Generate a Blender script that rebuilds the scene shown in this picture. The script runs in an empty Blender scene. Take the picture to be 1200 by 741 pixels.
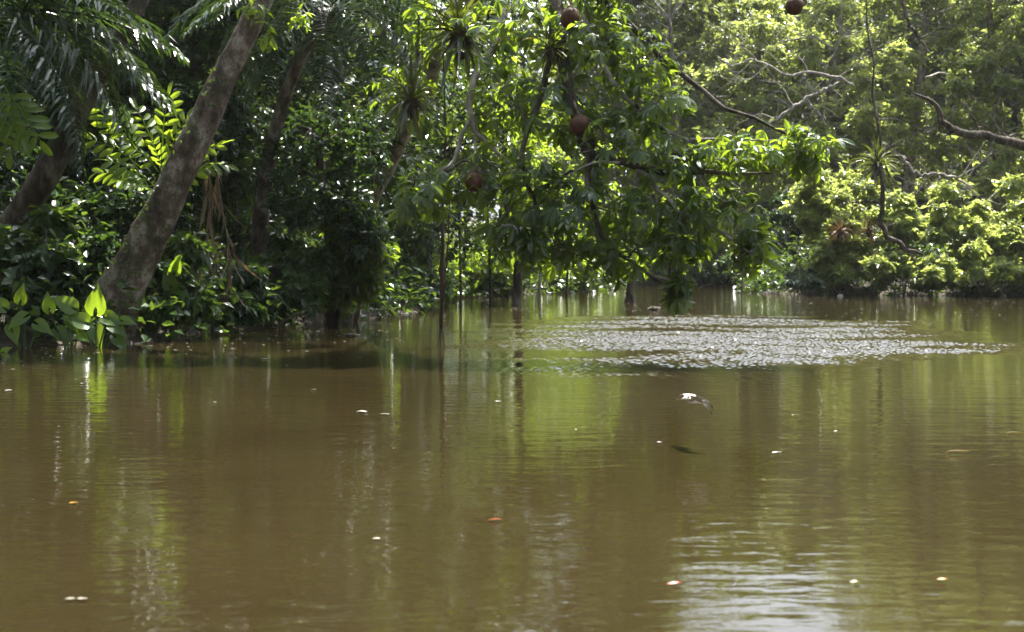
import bpy, math
import numpy as np
from mathutils import Vector, Matrix

SC = bpy.context.scene
COL = SC.collection
rng = np.random.default_rng(11)
R = math.radians

# ------------------------------------------------------------------ camera, sky, sun, exposure
CAM_H = 1.3
FPX = 1650.0                      # focal length in pixels of a 1200 pixel wide picture
PITCH = math.atan(68.5 / FPX)
cam_d = bpy.data.cameras.new('camera')
cam = bpy.data.objects.new('camera', cam_d)
COL.objects.link(cam)
cam.location = (0, 0, CAM_H)
cam.rotation_euler = (math.pi / 2 - PITCH, 0, 0)
cam_d.sensor_width = 36
cam_d.lens = 36 * FPX / 1200
cam_d.clip_start = 0.1
cam_d.clip_end = 3000
cam_d.dof.use_dof = True
cam_d.dof.focus_distance = 17.0
cam_d.dof.aperture_fstop = 3.2
SC.camera = cam

SUN_EL, SUN_AZ = R(63), R(24)     # azimuth measured from the view direction (+Y) to the right
world = bpy.data.worlds.new('World')
SC.world = world
world.use_nodes = True
wn = world.node_tree
sky = wn.nodes.new('ShaderNodeTexSky')
sky.sky_type = 'NISHITA'
sky.sun_disc = False
sky.sun_elevation = SUN_EL
sky.sun_rotation = SUN_AZ
sky.altitude = 0
sky.air_density = 1.0
sky.dust_density = 4.5
sky.ozone_density = 1.0
bg = wn.nodes['Background']
# broken bright cloud over the whole sky, added unseen to brighten the water's glitter
tcw = wn.nodes.new('ShaderNodeTexCoord')
mpw = wn.nodes.new('ShaderNodeMapping'); mpw.inputs['Scale'].default_value = (1, 1, 2.2)
wn.links.new(tcw.outputs['Generated'], mpw.inputs[0])
nzw = wn.nodes.new('ShaderNodeTexNoise'); nzw.inputs['Scale'].default_value = 3.2; nzw.inputs['Detail'].default_value = 6
wn.links.new(mpw.outputs[0], nzw.inputs['Vector'])
rpw = wn.nodes.new('ShaderNodeValToRGB')
rpw.color_ramp.elements[0].position = .30; rpw.color_ramp.elements[0].color = (0, 0, 0, 1)
rpw.color_ramp.elements[1].position = .52; rpw.color_ramp.elements[1].color = (.9, .9, .9, 1)
wn.links.new(nzw.outputs[0], rpw.inputs[0])
mxw = wn.nodes.new('ShaderNodeMix'); mxw.data_type = 'RGBA'
wn.links.new(rpw.outputs[0], mxw.inputs[0]); wn.links.new(sky.outputs[0], mxw.inputs[6])
# added cloud: as bright as its part of the sky allows, so brightest round the sun
bww = wn.nodes.new('ShaderNodeRGBToBW'); wn.links.new(sky.outputs[0], bww.inputs[0])
mlw = wn.nodes.new('ShaderNodeMix'); mlw.data_type = 'RGBA'; mlw.blend_type = 'MULTIPLY'; mlw.inputs[0].default_value = 1
wn.links.new(bww.outputs[0], mlw.inputs[6]); mlw.inputs[7].default_value = (1.85, 2.0, 2.2, 1)
wn.links.new(mlw.outputs[2], mxw.inputs[7])
wn.links.new(mxw.outputs[2], bg.inputs[0])
bg.inputs[1].default_value = 0.07

sun_d = bpy.data.lights.new('sun', 'SUN')
sun_d.energy = 5.0
sun_d.angle = R(0.5)
sun_d.color = (1.0, 0.95, 0.86)
sun = bpy.data.objects.new('sun', sun_d)
COL.objects.link(sun)
sd = Vector((math.sin(SUN_AZ) * math.cos(SUN_EL), math.cos(SUN_AZ) * math.cos(SUN_EL), math.sin(SUN_EL)))
sun.rotation_euler = sd.to_track_quat('Z', 'Y').to_euler()
sun.location = (0, 40, 60)

SC.view_settings.view_transform = 'Standard'
SC.view_settings.look = 'None'
SC.view_settings.gamma = 1
SC.view_settings.exposure = 2.05
cy = SC.cycles
cy.max_bounces = 7
cy.diffuse_bounces = 3
cy.glossy_bounces = 3
cy.transmission_bounces = 4
cy.transparent_max_bounces = 4
cy.caustics_reflective = False
cy.caustics_refractive = False
cy.use_denoising = True
cy.sample_clamp_indirect = 6

# ------------------------------------------------------------------ picture pixel -> point of the place
CA, SA = math.cos(PITCH), math.sin(PITCH)
def ray(px, py):
    u = (px - 600) / FPX
    v = (370.5 - py) / FPX
    return np.array([u, CA + v * SA, -SA + v * CA])
def at(px, py, Y):
    d = ray(px, py)
    return np.array([0, 0, CAM_H]) + d * (Y / d[1])
def on_water(px, py, z=0.0):
    d = ray(px, py)
    return np.array([0, 0, CAM_H]) + d * ((z - CAM_H) / d[2])
def path(*pts):
    return np.array([at(*p) for p in pts])

# ------------------------------------------------------------------ objects
def mesh_from(name, V, F, smooth=False):
    V = np.ascontiguousarray(V, dtype=np.float32)
    F = np.ascontiguousarray(F, dtype=np.int32)
    me = bpy.data.meshes.new(name)
    me.vertices.add(len(V))
    me.vertices.foreach_set('co', V.ravel())
    me.loops.add(F.size)
    me.loops.foreach_set('vertex_index', F.ravel())
    me.polygons.add(len(F))
    me.polygons.foreach_set('loop_start', np.arange(0, F.size, F.shape[1], dtype=np.int32))
    me.polygons.foreach_set('use_smooth', np.full(len(F), smooth, dtype=bool))
    me.update(calc_edges=True)
    return me
def link(name, me, parent=None, kind=None):
    o = bpy.data.objects.new(name, me)
    COL.objects.link(o)
    if parent is not None:
        o.parent = parent
    if kind:
        o['kind'] = kind
    return o
def solid(name, VF, mat, parent=None, kind=None, smooth=False):
    """one mesh object; VF in world coordinates, stored relative to the parent's place"""
    V, F = VF
    V = np.asarray(V, dtype=float)
    if parent is not None:
        q_ = parent
        while q_ is not None:
            V = V - np.array(q_.location)
            q_ = q_.parent
    me = mesh_from(name, V, F, smooth)
    me.materials.append(mat)
    return link(name, me, parent, kind)
def thing(name, label, cat, loc, group=None):
    o = bpy.data.objects.new(name, None)
    o.empty_display_size = 0.2
    COL.objects.link(o)
    o.location = [float(x) for x in loc]
    tag(o, label, cat, group)
    return o
def tag(o, label, cat, group=None):
    o['label'] = label
    o['category'] = cat
    if group:
        o['group'] = group
    return o
def join(parts):
    Vs, Fs, k = [], [], 0
    for V, F in parts:
        if len(V) == 0:
            continue
        Vs.append(V); Fs.append(np.asarray(F) + k); k += len(V)
    return np.concatenate(Vs), np.concatenate(Fs)
def place(name, me, parent, pos, rot, scale):
    """a copy of a shared leaf mesh as a part"""
    o = bpy.data.objects.new(name, me)
    COL.objects.link(o)
    o.parent = parent
    M = Matrix.Identity(4)
    for i in range(3):
        for j in range(3):
            M[i][j] = float(rot[i, j] * scale)
        M[i][3] = float(pos[i] - parent.location[i])
    o.matrix_local = M
    return o

# ------------------------------------------------------------------ geometry helpers
def unit(a):
    a = np.asarray(a, dtype=float)
    return a / np.maximum(np.linalg.norm(a, axis=-1, keepdims=True), 1e-9)
def smooth_path(pts, n):
    pts = np.asarray(pts, dtype=float)
    P = np.vstack([2 * pts[0] - pts[1], pts, 2 * pts[-1] - pts[-2]])
    out = []
    m = len(pts) - 1
    for t in np.linspace(0, m, n):
        i = min(int(t), m - 1); f = t - i
        p0, p1, p2, p3 = P[i], P[i + 1], P[i + 2], P[i + 3]
        out.append(0.5 * (2 * p1 + (p2 - p0) * f + (2 * p0 - 5 * p1 + 4 * p2 - p3) * f * f + (3 * p1 - p0 - 3 * p2 + p3) * f ** 3))
    return np.array(out)
def tube(pts, radii, sides=8, n=None, bump=0.0, wander=0.0, cap=True):
    n = n or max(4, 3 * len(pts))
    radii = np.interp(np.linspace(0, 1, n), np.linspace(0, 1, len(radii)), radii)
    p = smooth_path(pts, n)
    if wander:
        w = rng.normal(0, wander, (n, 3)); w[0] = 0
        p = p + (w + np.roll(w, 1, 0)) / 2
    t = unit(np.gradient(p, axis=0))
    ref = np.array([0.0, 0, 1]) if abs(t[0][2]) < 0.9 else np.array([1.0, 0, 0])
    u = unit(np.cross(ref, t[0]))
    V = []
    ph = rng.uniform(0, 6.28, 3)
    a = np.linspace(0, 2 * math.pi, sides, endpoint=False)
    for i in range(n):
        u = unit(u - t[i] * np.dot(u, t[i]))
        w = np.cross(t[i], u)
        r = radii[i] * (1 + bump * (np.sin(2 * a + ph[0] + i * .35) * .5 + np.sin(3 * a + ph[1] - i * .5) * .35 + rng.normal(0, .35, sides)))
        V.append(p[i] + np.outer(np.cos(a) * r, u) + np.outer(np.sin(a) * r, w))
    V = np.concatenate(V)
    i = np.arange(n - 1)[:, None] * sides
    j = np.arange(sides)[None, :]
    k = (j + 1) % sides
    q = np.stack([i + j, i + k, i + sides + k, i + sides + j], -1).reshape(-1, 4)
    F = np.concatenate([q[:, [0, 1, 2]], q[:, [0, 2, 3]]])
    if cap:
        V = np.vstack([V, p[0], p[-1]])
        j = np.arange(sides); k = (j + 1) % sides
        F = np.vstack([F, np.stack([k, j, np.full(sides, len(V) - 2)], -1),
                       np.stack([(n - 1) * sides + j, (n - 1) * sides + k, np.full(sides, len(V) - 1)], -1)])
    return V, F
def needles(A, B, ra, rb=None):
    """many thin three sided twigs from A to B"""
    A = np.asarray(A); B = np.asarray(B); n = len(A)
    if n == 0:
        return np.zeros((0, 3)), np.zeros((0, 3), int)
    rb = ra * 0.4 if rb is None else rb
    d = unit(B - A)
    u = unit(np.cross(d, [0.31, 0.2, 0.93])); w = np.cross(d, u)
    V = []
    for r, c in ((ra, A), (rb, B)):
        for k in range(3):
            an = 2.0944 * k
            V.append(c + (u * math.cos(an) + w * math.sin(an)) * np.reshape(r, (-1, 1)))
    V = np.stack(V, 1).reshape(-1, 3)
    f = []
    for k in range(3):
        m = (k + 1) % 3
        f += [[k, m, 3 + m], [k, 3 + m, 3 + k]]
    f = np.array(f)
    F = (np.arange(n)[:, None, None] * 6 + f[None]).reshape(-1, 3)
    return V, F

# leaf templates: y runs along the leaf, x across, z is its upper side; length 1
def leaf_template(width=0.42, fold=0.10, droop=0.18, rows=(0.28, 0.62), shape=(0.92, 0.85), tipx=0.0):
    V = [[0, 0, 0]]
    for t, s in zip(rows, shape):
        z = -droop * t * t
        V += [[-width / 2 * s, t, z + fold * s], [0, t, z], [width / 2 * s, t, z + fold * s]]
    V += [[tipx, 1, -droop]]
    V = np.array(V, float)
    F = [[0, 2, 1], [0, 3, 2]]
    for r in range(len(rows) - 1):
        a, b = 1 + 3 * r, 4 + 3 * r
        F += [[a, a + 1, b + 1], [a, b + 1, b], [a + 1, a + 2, b + 2], [a + 1, b + 2, b + 1]]
    a = 1 + 3 * (len(rows) - 1); t = len(V) - 1
    F += [[a, a + 1, t], [a + 1, a + 2, t]]
    return V, np.array(F)
LEAF = leaf_template()
LEAF_FAR = leaf_template(0.5, 0.09, 0.12, rows=(0.45,), shape=(1.0,))
LEAF_MIN = (np.array([[0, 0, 0], [-.27, .5, .09], [0, 1, -.1], [.27, .5, .09]]), np.array([[0, 2, 1], [0, 3, 2]]))
LEAF_LONG = leaf_template(0.26, 0.06, 0.35)
LEAF_STRIP = leaf_template(0.07, 0.015, 0.2)
LEAF_BROAD = leaf_template(0.62, 0.10, 0.22, rows=(0.2, 0.45, 0.75), shape=(0.8, 1.0, 0.72))
def frames(axis, nrm):
    y = unit(axis)
    x = unit(np.cross(y, nrm))
    z = np.cross(x, y)
    return np.stack([x, y, z], -1)
def spread(tpl, pos, axis, nrm, size):
    V, F = tpl
    M = frames(axis, nrm) * np.reshape(size, (-1, 1, 1))
    W = np.einsum('nij,kj->nki', M, V) + pos[:, None, :]
    n, k = len(pos), len(V)
    G = (np.arange(n)[:, None, None] * k + F[None]).reshape(-1, 3)
    return W.reshape(-1, 3), G
def ball(n):
    return unit(rng.normal(size=(n, 3)))

def clump_leaves(centres, radii, twigs, per, size, droop=0.25, twig_r=0.006, shell=0.55, flat=0.5, twig_len=0.55):
    """twigs reaching outward in each clump with leaves set along them; returns leaf placements and twigs"""
    C = np.repeat(np.asarray(centres, float), twigs, 0)
    Rr = np.repeat(np.asarray(radii, float), twigs, 0)
    n = len(C)
    d = ball(n); d[:, 2] = d[:, 2] * 0.9 + 0.12
    d = unit(d)
    f = rng.uniform(shell ** 3, 1, n) ** (1 / 3)
    f *= 0.82 + 0.28 * rng.random(n)
    E = C + d * Rr * f[:, None]
    L = (twig_len * size * 5) * rng.uniform(.6, 1.3, n)
    td = unit(d + rng.normal(0, .45, (n, 3)) + np.array([0, 0, -droop * .4]))
    B = E - td * L[:, None]
    t = rng.uniform(0.3, 1.0, (n, per)); t[:, 0] = 1.0
    pos = B[:, None] + (E - B)[:, None] * t[..., None]
    side = unit(np.cross(td, [0, 0, 1.0]) + rng.normal(0, .1, (n, 3)))
    sg = rng.choice([-1.0, 1.0], (n, per))
    ax = td[:, None] * rng.uniform(.3, .9, (n, per, 1)) + side[:, None] * sg[..., None] * rng.uniform(.5, 1.0, (n, per, 1)) * (t < .98)[..., None]
    ax = ax + rng.normal(0, .28, (n, per, 3)) + np.array([0, 0, -droop])
    nr = np.array([0, 0, 1.0]) + d[:, None] * .5 + rng.normal(0, flat, (n, per, 3))
    sz = size * rng.uniform(.6, 1.25, (n, per))
    return pos.reshape(-1, 3), unit(ax.reshape(-1, 3)), unit(nr.reshape(-1, 3)), sz.reshape(-1), (B, E, np.full(n, twig_r))

# ------------------------------------------------------------------ materials
def nodes_of(name):
    m = bpy.data.materials.new(name)
    m.use_nodes = True
    return m, m.node_tree.nodes, m.node_tree.links
def noise(N, L, vec, scale, detail=4, rough=.55):
    t = N.new('ShaderNodeTexNoise')
    t.inputs['Scale'].default_value = scale
    t.inputs['Detail'].default_value = detail
    t.inputs['Roughness'].default_value = rough
    L.new(vec, t.inputs['Vector'])
    return t
def ramp(N, L, fac, stops):
    r = N.new('ShaderNodeValToRGB')
    e = r.color_ramp.elements
    while len(e) < len(stops):
        e.new(0.5)
    for k, (p, c) in enumerate(stops):
        e[k].position = p
        e[k].color = (*c, 1)
    L.new(fac, r.inputs[0])
    return r
def math_node(N, L, op, a, b=None):
    m = N.new('ShaderNodeMath'); m.operation = op
    for k, v in enumerate((a, b)):
        if v is None:
            continue
        if isinstance(v, (int, float)):
            m.inputs[k].default_value = v
        else:
            L.new(v, m.inputs[k])
    return m.outputs[0]
def leaf_material(name, dark, light, glow, through=0.45, rough=0.34, yellow=None, spec=0.5):
    m, N, L = nodes_of(name)
    b = N['Principled BSDF']
    geo = N.new('ShaderNodeNewGeometry')
    oi = N.new('ShaderNodeObjectInfo')
    rnd = math_node(N, L, 'FRACT', math_node(N, L, 'ADD', geo.outputs['Random Per Island'], oi.outputs['Random']))
    tc = N.new('ShaderNodeTexCoord')
    big = noise(N, L, geo.outputs['Position'], .9, 2)
    mixf = math_node(N, L, 'ADD', math_node(N, L, 'MULTIPLY', rnd, .75), math_node(N, L, 'MULTIPLY', math_node(N, L, 'SUBTRACT', big.outputs[0], .5), 1.0))
    stops = [(0.0, dark), (0.85, light)]
    gst = [(0.0, tuple(x * .75 for x in glow)), (0.8, glow)]
    if yellow:
        stops = [(0.0, dark), (0.8, light), (0.93, light), (0.97, yellow)]
        gst = [(0.0, tuple(x * .75 for x in glow)), (0.8, glow), (0.93, glow), (0.97, tuple(min(.8, x * 1.6) for x in yellow))]
    c = ramp(N, L, mixf, stops)
    g = ramp(N, L, mixf, gst)
    L.new(c.outputs[0], b.inputs['Base Color'])
    b.inputs['Roughness'].default_value = rough
    b.inputs['Specular IOR Level'].default_value = spec
    tr = N.new('ShaderNodeBsdfTranslucent')
    L.new(g.outputs[0], tr.inputs[0])
    mx = N.new('ShaderNodeMixShader')
    mx.inputs[0].default_value = through
    L.new(b.outputs[0], mx.inputs[1]); L.new(tr.outputs[0], mx.inputs[2])
    L.new(mx.outputs[0], N['Material Output'].inputs[0])
    return m
def bark_material(name, a, b_, c, moss=None, scale=5.0, stretch=0.35, bump=.6, moss_amount=.55):
    m, N, L = nodes_of(name)
    b = N['Principled BSDF']
    geo = N.new('ShaderNodeNewGeometry')
    mp = N.new('ShaderNodeMapping')
    mp.inputs['Scale'].default_value = (1, 1, stretch)
    L.new(geo.outputs['Position'], mp.inputs[0])
    n1 = noise(N, L, mp.outputs[0], scale, 7, .68)
    n2 = noise(N, L, geo.outputs['Position'], scale * .45, 5, .6)
    r1 = ramp(N, L, n1.outputs[0], [(.38, a), (.50, b_), (.62, c)])
    col = r1.outputs[0]
    if moss:
        mf = ramp(N, L, n2.outputs[0], [(moss_amount, (0, 0, 0)), (moss_amount + .1, (1, 1, 1))])
        mix = N.new('ShaderNodeMix'); mix.data_type = 'RGBA'
        L.new(mf.outputs[0], mix.inputs[0]); L.new(col, mix.inputs[6]); mix.inputs[7].default_value = (*moss, 1)
        col = mix.outputs[2]
    L.new(col, b.inputs['Base Color'])
    b.inputs['Roughness'].default_value = .85
    b.inputs['Specular IOR Level'].default_value = .2
    bp = N.new('ShaderNodeBump'); bp.inputs['Strength'].default_value = bump; bp.inputs['Distance'].default_value = .06
    n3 = noise(N, L, mp.outputs[0], scale * 4, 5, .7)
    L.new(math_node(N, L, 'ADD', n1.outputs[0], math_node(N, L, 'MULTIPLY', n3.outputs[0], .5)), bp.inputs['Height'])
    L.new(bp.outputs[0], b.inputs['Normal'])
    return m
def plain_material(name, col, rough=.6, col2=None, scale=30, bump=0):
    m, N, L = nodes_of(name)
    b = N['Principled BSDF']
    b.inputs['Specular IOR Level'].default_value = .25
    tc = N.new('ShaderNodeTexCoord')
    n = noise(N, L, tc.outputs['Object'], scale, 5)
    r = ramp(N, L, n.outputs[0], [(.35, col), (.68, col2 or tuple(x * 1.5 for x in col))])
    L.new(r.outputs[0], b.inputs['Base Color'])
    b.inputs['Roughness'].default_value = rough
    if bump:
        bp = N.new('ShaderNodeBump'); bp.inputs['Strength'].default_value = bump; bp.inputs['Distance'].default_value = .01
        L.new(n.outputs[0], bp.inputs['Height']); L.new(bp.outputs[0], b.inputs['Normal'])
    return m

M_POD = leaf_material('pod tree leaf', (.010, .026, .010), (.028, .054, .016), (.45, .64, .035), .33, .26, yellow=(.35, .22, .02))
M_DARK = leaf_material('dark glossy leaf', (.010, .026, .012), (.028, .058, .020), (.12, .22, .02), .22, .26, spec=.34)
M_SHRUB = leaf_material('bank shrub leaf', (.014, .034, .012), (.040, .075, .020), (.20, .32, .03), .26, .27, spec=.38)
M_LIME = leaf_material('lime leaf', (.05, .10, .012), (.10, .16, .02), (.42, .58, .03), .55, .36)
M_PALM = leaf_material('palm leaflet', (.012, .028, .014), (.026, .050, .020), (.10, .18, .02), .25, .28)
M_FAR = leaf_material('far bank leaf', (.060, .100, .022), (.135, .175, .045), (.52, .60, .13), .53, .28, yellow=(.30, .25, .02))
M_FARG = leaf_material('grey green far leaf', (.045, .065, .030), (.10, .12, .05), (.28, .34, .07), .42, .42)
M_MID = leaf_material('sunlit swamp leaf', (.030, .060, .012), (.07, .12, .02), (.45, .62, .04), .50, .33)
M_ARUM = leaf_material('arum leaf', (.04, .09, .015), (.08, .15, .02), (.38, .56, .03), .50, .27)
M_BROM = leaf_material('bromeliad leaf', (.012, .022, .008), (.032, .042, .012), (.16, .19, .02), .30, .35, yellow=(.30, .17, .02))
M_BROMR = leaf_material('red bromeliad leaf', (.040, .022, .010), (.095, .042, .014), (.16, .075, .015), .26, .38, yellow=(.45, .28, .02))
M_DRY = leaf_material('dry palm leaf', (.10, .07, .045), (.20, .15, .10), (.22, .14, .06), .22, .6)
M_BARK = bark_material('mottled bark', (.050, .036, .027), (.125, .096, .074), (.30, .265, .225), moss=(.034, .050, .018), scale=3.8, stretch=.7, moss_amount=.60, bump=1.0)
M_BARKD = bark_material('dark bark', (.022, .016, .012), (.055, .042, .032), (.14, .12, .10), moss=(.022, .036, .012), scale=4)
M_PALE = bark_material('pale bark', (.12, .105, .085), (.24, .22, .19), (.38, .36, .33), moss=(.06, .07, .03), scale=5, moss_amount=.64)
M_TWIG = bark_material('twig bark', (.07, .055, .04), (.15, .125, .10), (.26, .23, .20), scale=9, bump=.2)
M_TWIGP = bark_material('pale twig bark', (.16, .14, .12), (.27, .245, .22), (.40, .37, .34), scale=9, bump=.2)
M_STEM = plain_material('green stem', (.035, .06, .015), .5, (.07, .10, .03))
M_ROOT = plain_material('aerial root', (.030, .018, .012), .7, (.07, .045, .03), 60)
M_FRUIT = plain_material('brown pod skin', (.040, .016, .008), .62, (.085, .036, .018), 22, .6)

def ground_material():
    m, N, L = nodes_of('forest soil')
    b = N['Principled BSDF']
    geo = N.new('ShaderNodeNewGeometry')
    n1 = noise(N, L, geo.outputs['Position'], 3.0, 8, .7)
    r = ramp(N, L, n1.outputs[0], [(.3, (.016, .012, .008)), (.5, (.040, .030, .018)), (.7, (.075, .058, .032))])
    L.new(r.outputs[0], b.inputs['Base Color'])
    b.inputs['Roughness'].default_value = .9
    bp = N.new('ShaderNodeBump'); bp.inputs['Strength'].default_value = .8; bp.inputs['Distance'].default_value = .08
    L.new(n1.outputs[0], bp.inputs['Height']); L.new(bp.outputs[0], b.inputs['Normal'])
    return m
def water_material():
    m, N, L = nodes_of('muddy river water')
    b = N['Principled BSDF']
    geo = N.new('ShaderNodeNewGeometry')
    pos = geo.outputs['Position']
    silt = noise(N, L, pos, .22, 6, .6)
    c = ramp(N, L, silt.outputs[0], [(.3, (.0150, .0108, .0042)), (.7, (.0240, .0180, .0068))])
    L.new(c.outputs[0], b.inputs['Base Color'])
    b.inputs['Roughness'].default_value = .035
    b.inputs['IOR'].default_value = 1.333
    # ripples (heights in metres)
    mp = N.new('ShaderNodeMapping'); L.new(pos, mp.inputs[0])
    mp.inputs['Scale'].default_value = (.42, 1, 1); mp.inputs['Rotation'].default_value = (0, 0, .05)
    v = mp.outputs[0]
    r1 = noise(N, L, v, 1.3, 2, .5)
    r2 = noise(N, L, v, 6.5, 2, .5)
    r3 = noise(N, L, v, 17.0, 2, .5)
    h = math_node(N, L, 'ADD', math_node(N, L, 'MULTIPLY', r1.outputs[0], .0070),
                  math_node(N, L, 'ADD', math_node(N, L, 'MULTIPLY', r2.outputs[0], .0042), math_node(N, L, 'MULTIPLY', r3.outputs[0], .0014)))
    bp = N.new('ShaderNodeBump'); bp.inputs['Strength'].default_value = 1; bp.inputs['Distance'].default_value = 1
    L.new(h, bp.inputs['Height']); L.new(bp.outputs[0], b.inputs['Normal'])
    return m

# ------------------------------------------------------------------ the setting: ground sheet and river
RIVER = np.array([(-13, -26), (-11, 0), (-9.2, 17), (-7.6, 20.7), (-5.7, 21.0), (-5.2, 24.3), (-4.3, 27.2), (-2.9, 30.4), (-2.2, 33.6),
                  (-2.4, 40), (-2.0, 46), (0.6, 50), (3.2, 55), (4.3, 61), (5.2, 67.5), (8.5, 69), (11.6, 66.5), (10.4, 58), (9.0, 51.5), (11.0, 48.8),
                  (14.2, 48.0), (18, 47.2), (25, 45.5), (31, 40), (29, 22), (25, 0), (20, -28)], float)
def river_distance(X, Y):
    """signed distance to the waterline, negative in the river"""
    p = np.stack([X, Y], -1)
    d = np.full(X.shape, 1e9); inside = np.zeros(X.shape, bool)
    for i in range(len(RIVER)):
        a, b = RIVER[i], RIVER[(i + 1) % len(RIVER)]
        ab = b - a
        t = np.clip(((p - a) @ ab) / (ab @ ab), 0, 1)
        d = np.minimum(d, np.linalg.norm(p - (a + t[..., None] * ab), axis=-1))
        c = (a[1] > Y) != (b[1] > Y)
        with np.errstate(divide='ignore', invalid='ignore'):
            xi = a[0] + (Y - a[1]) * ab[0] / (ab[1] if ab[1] else 1e-9)
        inside ^= c & (X < xi)
    return np.where(inside, -d, d)
def ground_height(X, Y):
    d = river_distance(np.asarray(X, float), np.asarray(Y, float))
    z = np.where(d < 0, np.maximum(-1.2, d * .45), .28 * (1 - np.exp(-np.maximum(d, 0) * 1.6)) + np.clip(d, 0, 400) * .035)
    return z + (np.sin(X * 1.7 + Y * .6) * np.sin(Y * 1.3 - X * .4)) * .06 * np.clip(np.abs(d), 0, 1)
def gz(x, y):
    return float(ground_height(np.array([x]), np.array([y]))[0])
gx = np.concatenate([np.linspace(-700, -40, 14)[:-1], np.linspace(-40, 40, 150), np.linspace(40, 700, 14)[1:]])
gy = np.concatenate([np.linspace(-500, -20, 10)[:-1], np.linspace(-20, 90, 190), np.linspace(90, 900, 16)[1:]])
GX, GY = np.meshgrid(gx, gy)
GZ = ground_height(GX, GY)
nx, ny = len(gx), len(gy)
idx = np.arange(nx * ny).reshape(ny, nx)
q = np.stack([idx[:-1, :-1], idx[:-1, 1:], idx[1:, 1:], idx[1:, :-1]], -1).reshape(-1, 4)
ground = solid('ground', (np.stack([GX, GY, GZ], -1).reshape(-1, 3), q), ground_material(), kind='structure', smooth=True)
def breeze_patch(X, Y):
    """0..1 where a breath of wind ruffles the river"""
    g = np.random.default_rng(5)
    cx = 2.95 + (Y - 19) * .11
    rr = np.sqrt(((X - cx) / 3.5) ** 2 + ((Y - 23.6) / 6.9) ** 2)
    for f, am in ((.8, .16), (1.9, .12), (4.5, .09), (9, .06)):
        for _ in range(4):
            p, q_, r_ = g.uniform(-1, 1), g.uniform(-1, 1), g.uniform(0, 6.28)
            rr = rr + am * .5 * np.sin(f * (p * .7 * X + q_ * Y) + r_)
    t = np.clip((1.36 - rr) / .72, 0, 1)
    return t * t * (3 - 2 * t)
def waves(X, Y):
    g = np.random.default_rng(8)
    Z = np.zeros_like(X)
    n = 64
    for i_ in range(n):
        lam = .056 * (3.0 ** g.random())
        k = 2 * math.pi / lam
        th = g.normal(math.pi / 2, 1.1)
        s = .46 * math.sqrt(2 / n) * (1.0 if lam > .08 else .85)
        ph = k * (X * math.cos(th) + Y * math.sin(th)) + g.uniform(0, 6.28)
        Z += s / k * np.sin(ph)
    gust = 1 + .55 * np.sin(.9 * Y + .5 * np.sin(.7 * X)) * np.sin(.55 * X - .3 * Y + 1) + .35 * np.sin(3.1 * Y + .8 * X + np.sin(1.7 * X))
    return Z * np.clip(gust, .25, 1.7)
wx = np.concatenate([np.linspace(-120, -2, 12)[:-1], np.arange(-2, 10.4, .022), np.linspace(10.45, 120, 12)])
wy = np.concatenate([np.linspace(-95, 14.6, 12)[:-1], np.arange(14.6, 33.2, .03), np.linspace(33.25, 75, 12)])
WX, WY = np.meshgrid(wx, wy)
inner = (WX > -1.95) & (WX < 10.3) & (WY > 14.7) & (WY < 33.1)
WZ = np.where(inner, waves(WX, WY) * breeze_patch(WX, WY), 0)
idx = np.arange(WX.size).reshape(WX.shape)
q = np.stack([idx[:-1, :-1], idx[:-1, 1:], idx[1:, 1:], idx[1:, :-1]], -1).reshape(-1, 4)
water = solid('water', (np.stack([WX, WY, WZ], -1).reshape(-1, 3), q), water_material(), kind='structure', smooth=True)

# ------------------------------------------------------------------ builders
def crown_tree(name, label, base, trunk, radii, clumps, leaf, mat, bark, twigs=40, per=8, tpl=LEAF_FAR, limbs=True, twig_mat=None, group=None,
               sides=9, twig_r=.008, droop=.25, bump=.06, flat=.5, cat='tree', limb_r=.35, leaf_parts=0, shell=.55):
    """trunk and branches to each clump of a loose crown; trunk and clumps in world coordinates"""
    base = np.array(base, float)
    t = thing(name, label, cat, base, group)
    trunk = np.asarray(trunk, float)
    solid('trunk', tube(trunk, radii, sides, bump=bump, n=4 * len(trunk)), bark, t, smooth=True)
    tp = smooth_path(trunk, 24)
    C = np.array([c[0] for c in clumps], float); Rr = np.array([np.broadcast_to(c[1], 3) for c in clumps], float)
    if limbs:
        for c, r in list(zip(C, Rr))[::max(1, len(C) // 18)]:
            low = tp[max(5, int(.3 * len(tp))):]
            k = np.argmin(np.linalg.norm(low - c, axis=1) + np.maximum(0, low[:, 2] - c[2] + .3) * 1.5)
            s = low[k]
            m = (s + c) / 2 + np.array([rng.normal(0, .12), rng.normal(0, .12), .12]) * np.linalg.norm(c - s)
            L = np.linalg.norm(c - s)
            if L < .25:
                continue
            r0 = min(max(.012, .03 * L), min(radii) * limb_r + .03)
            e = c + (c - m) * .35
            solid('branch', tube([s, m, c, e], [r0, r0 * .75, r0 * .45, r0 * .2], 5, n=9, wander=.03 * L), twig_mat or bark, t, smooth=True)
    pos, ax, nr, sz, tw = clump_leaves(C, Rr, twigs, per, leaf, droop, twig_r, shell, flat)
    keep = pos[:, 2] > .02
    pos, ax, nr, sz = pos[keep], ax[keep], nr[keep], sz[keep]
    if leaf_parts:
        order = np.argsort(pos[:, 1] + rng.normal(0, .4, len(pos)))
        o, rest = order[:leaf_parts], order[leaf_parts:]
        me = shared_leaf(tpl, mat)
        M = frames(ax, nr)
        for k in o:
            place('leaf', me, t, pos[k], M[k], sz[k])
        pos, ax, nr, sz = pos[rest], ax[rest], nr[rest], sz[rest]
    solid('crown', spread(tpl, pos, ax, nr, sz), mat, t, 'stuff')
    B, E, r = tw
    k = E[:, 2] > .05
    solid('twig', needles(B[k], E[k], r[k]), twig_mat or bark, t, 'stuff')
    return t
_shared = {}
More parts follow.
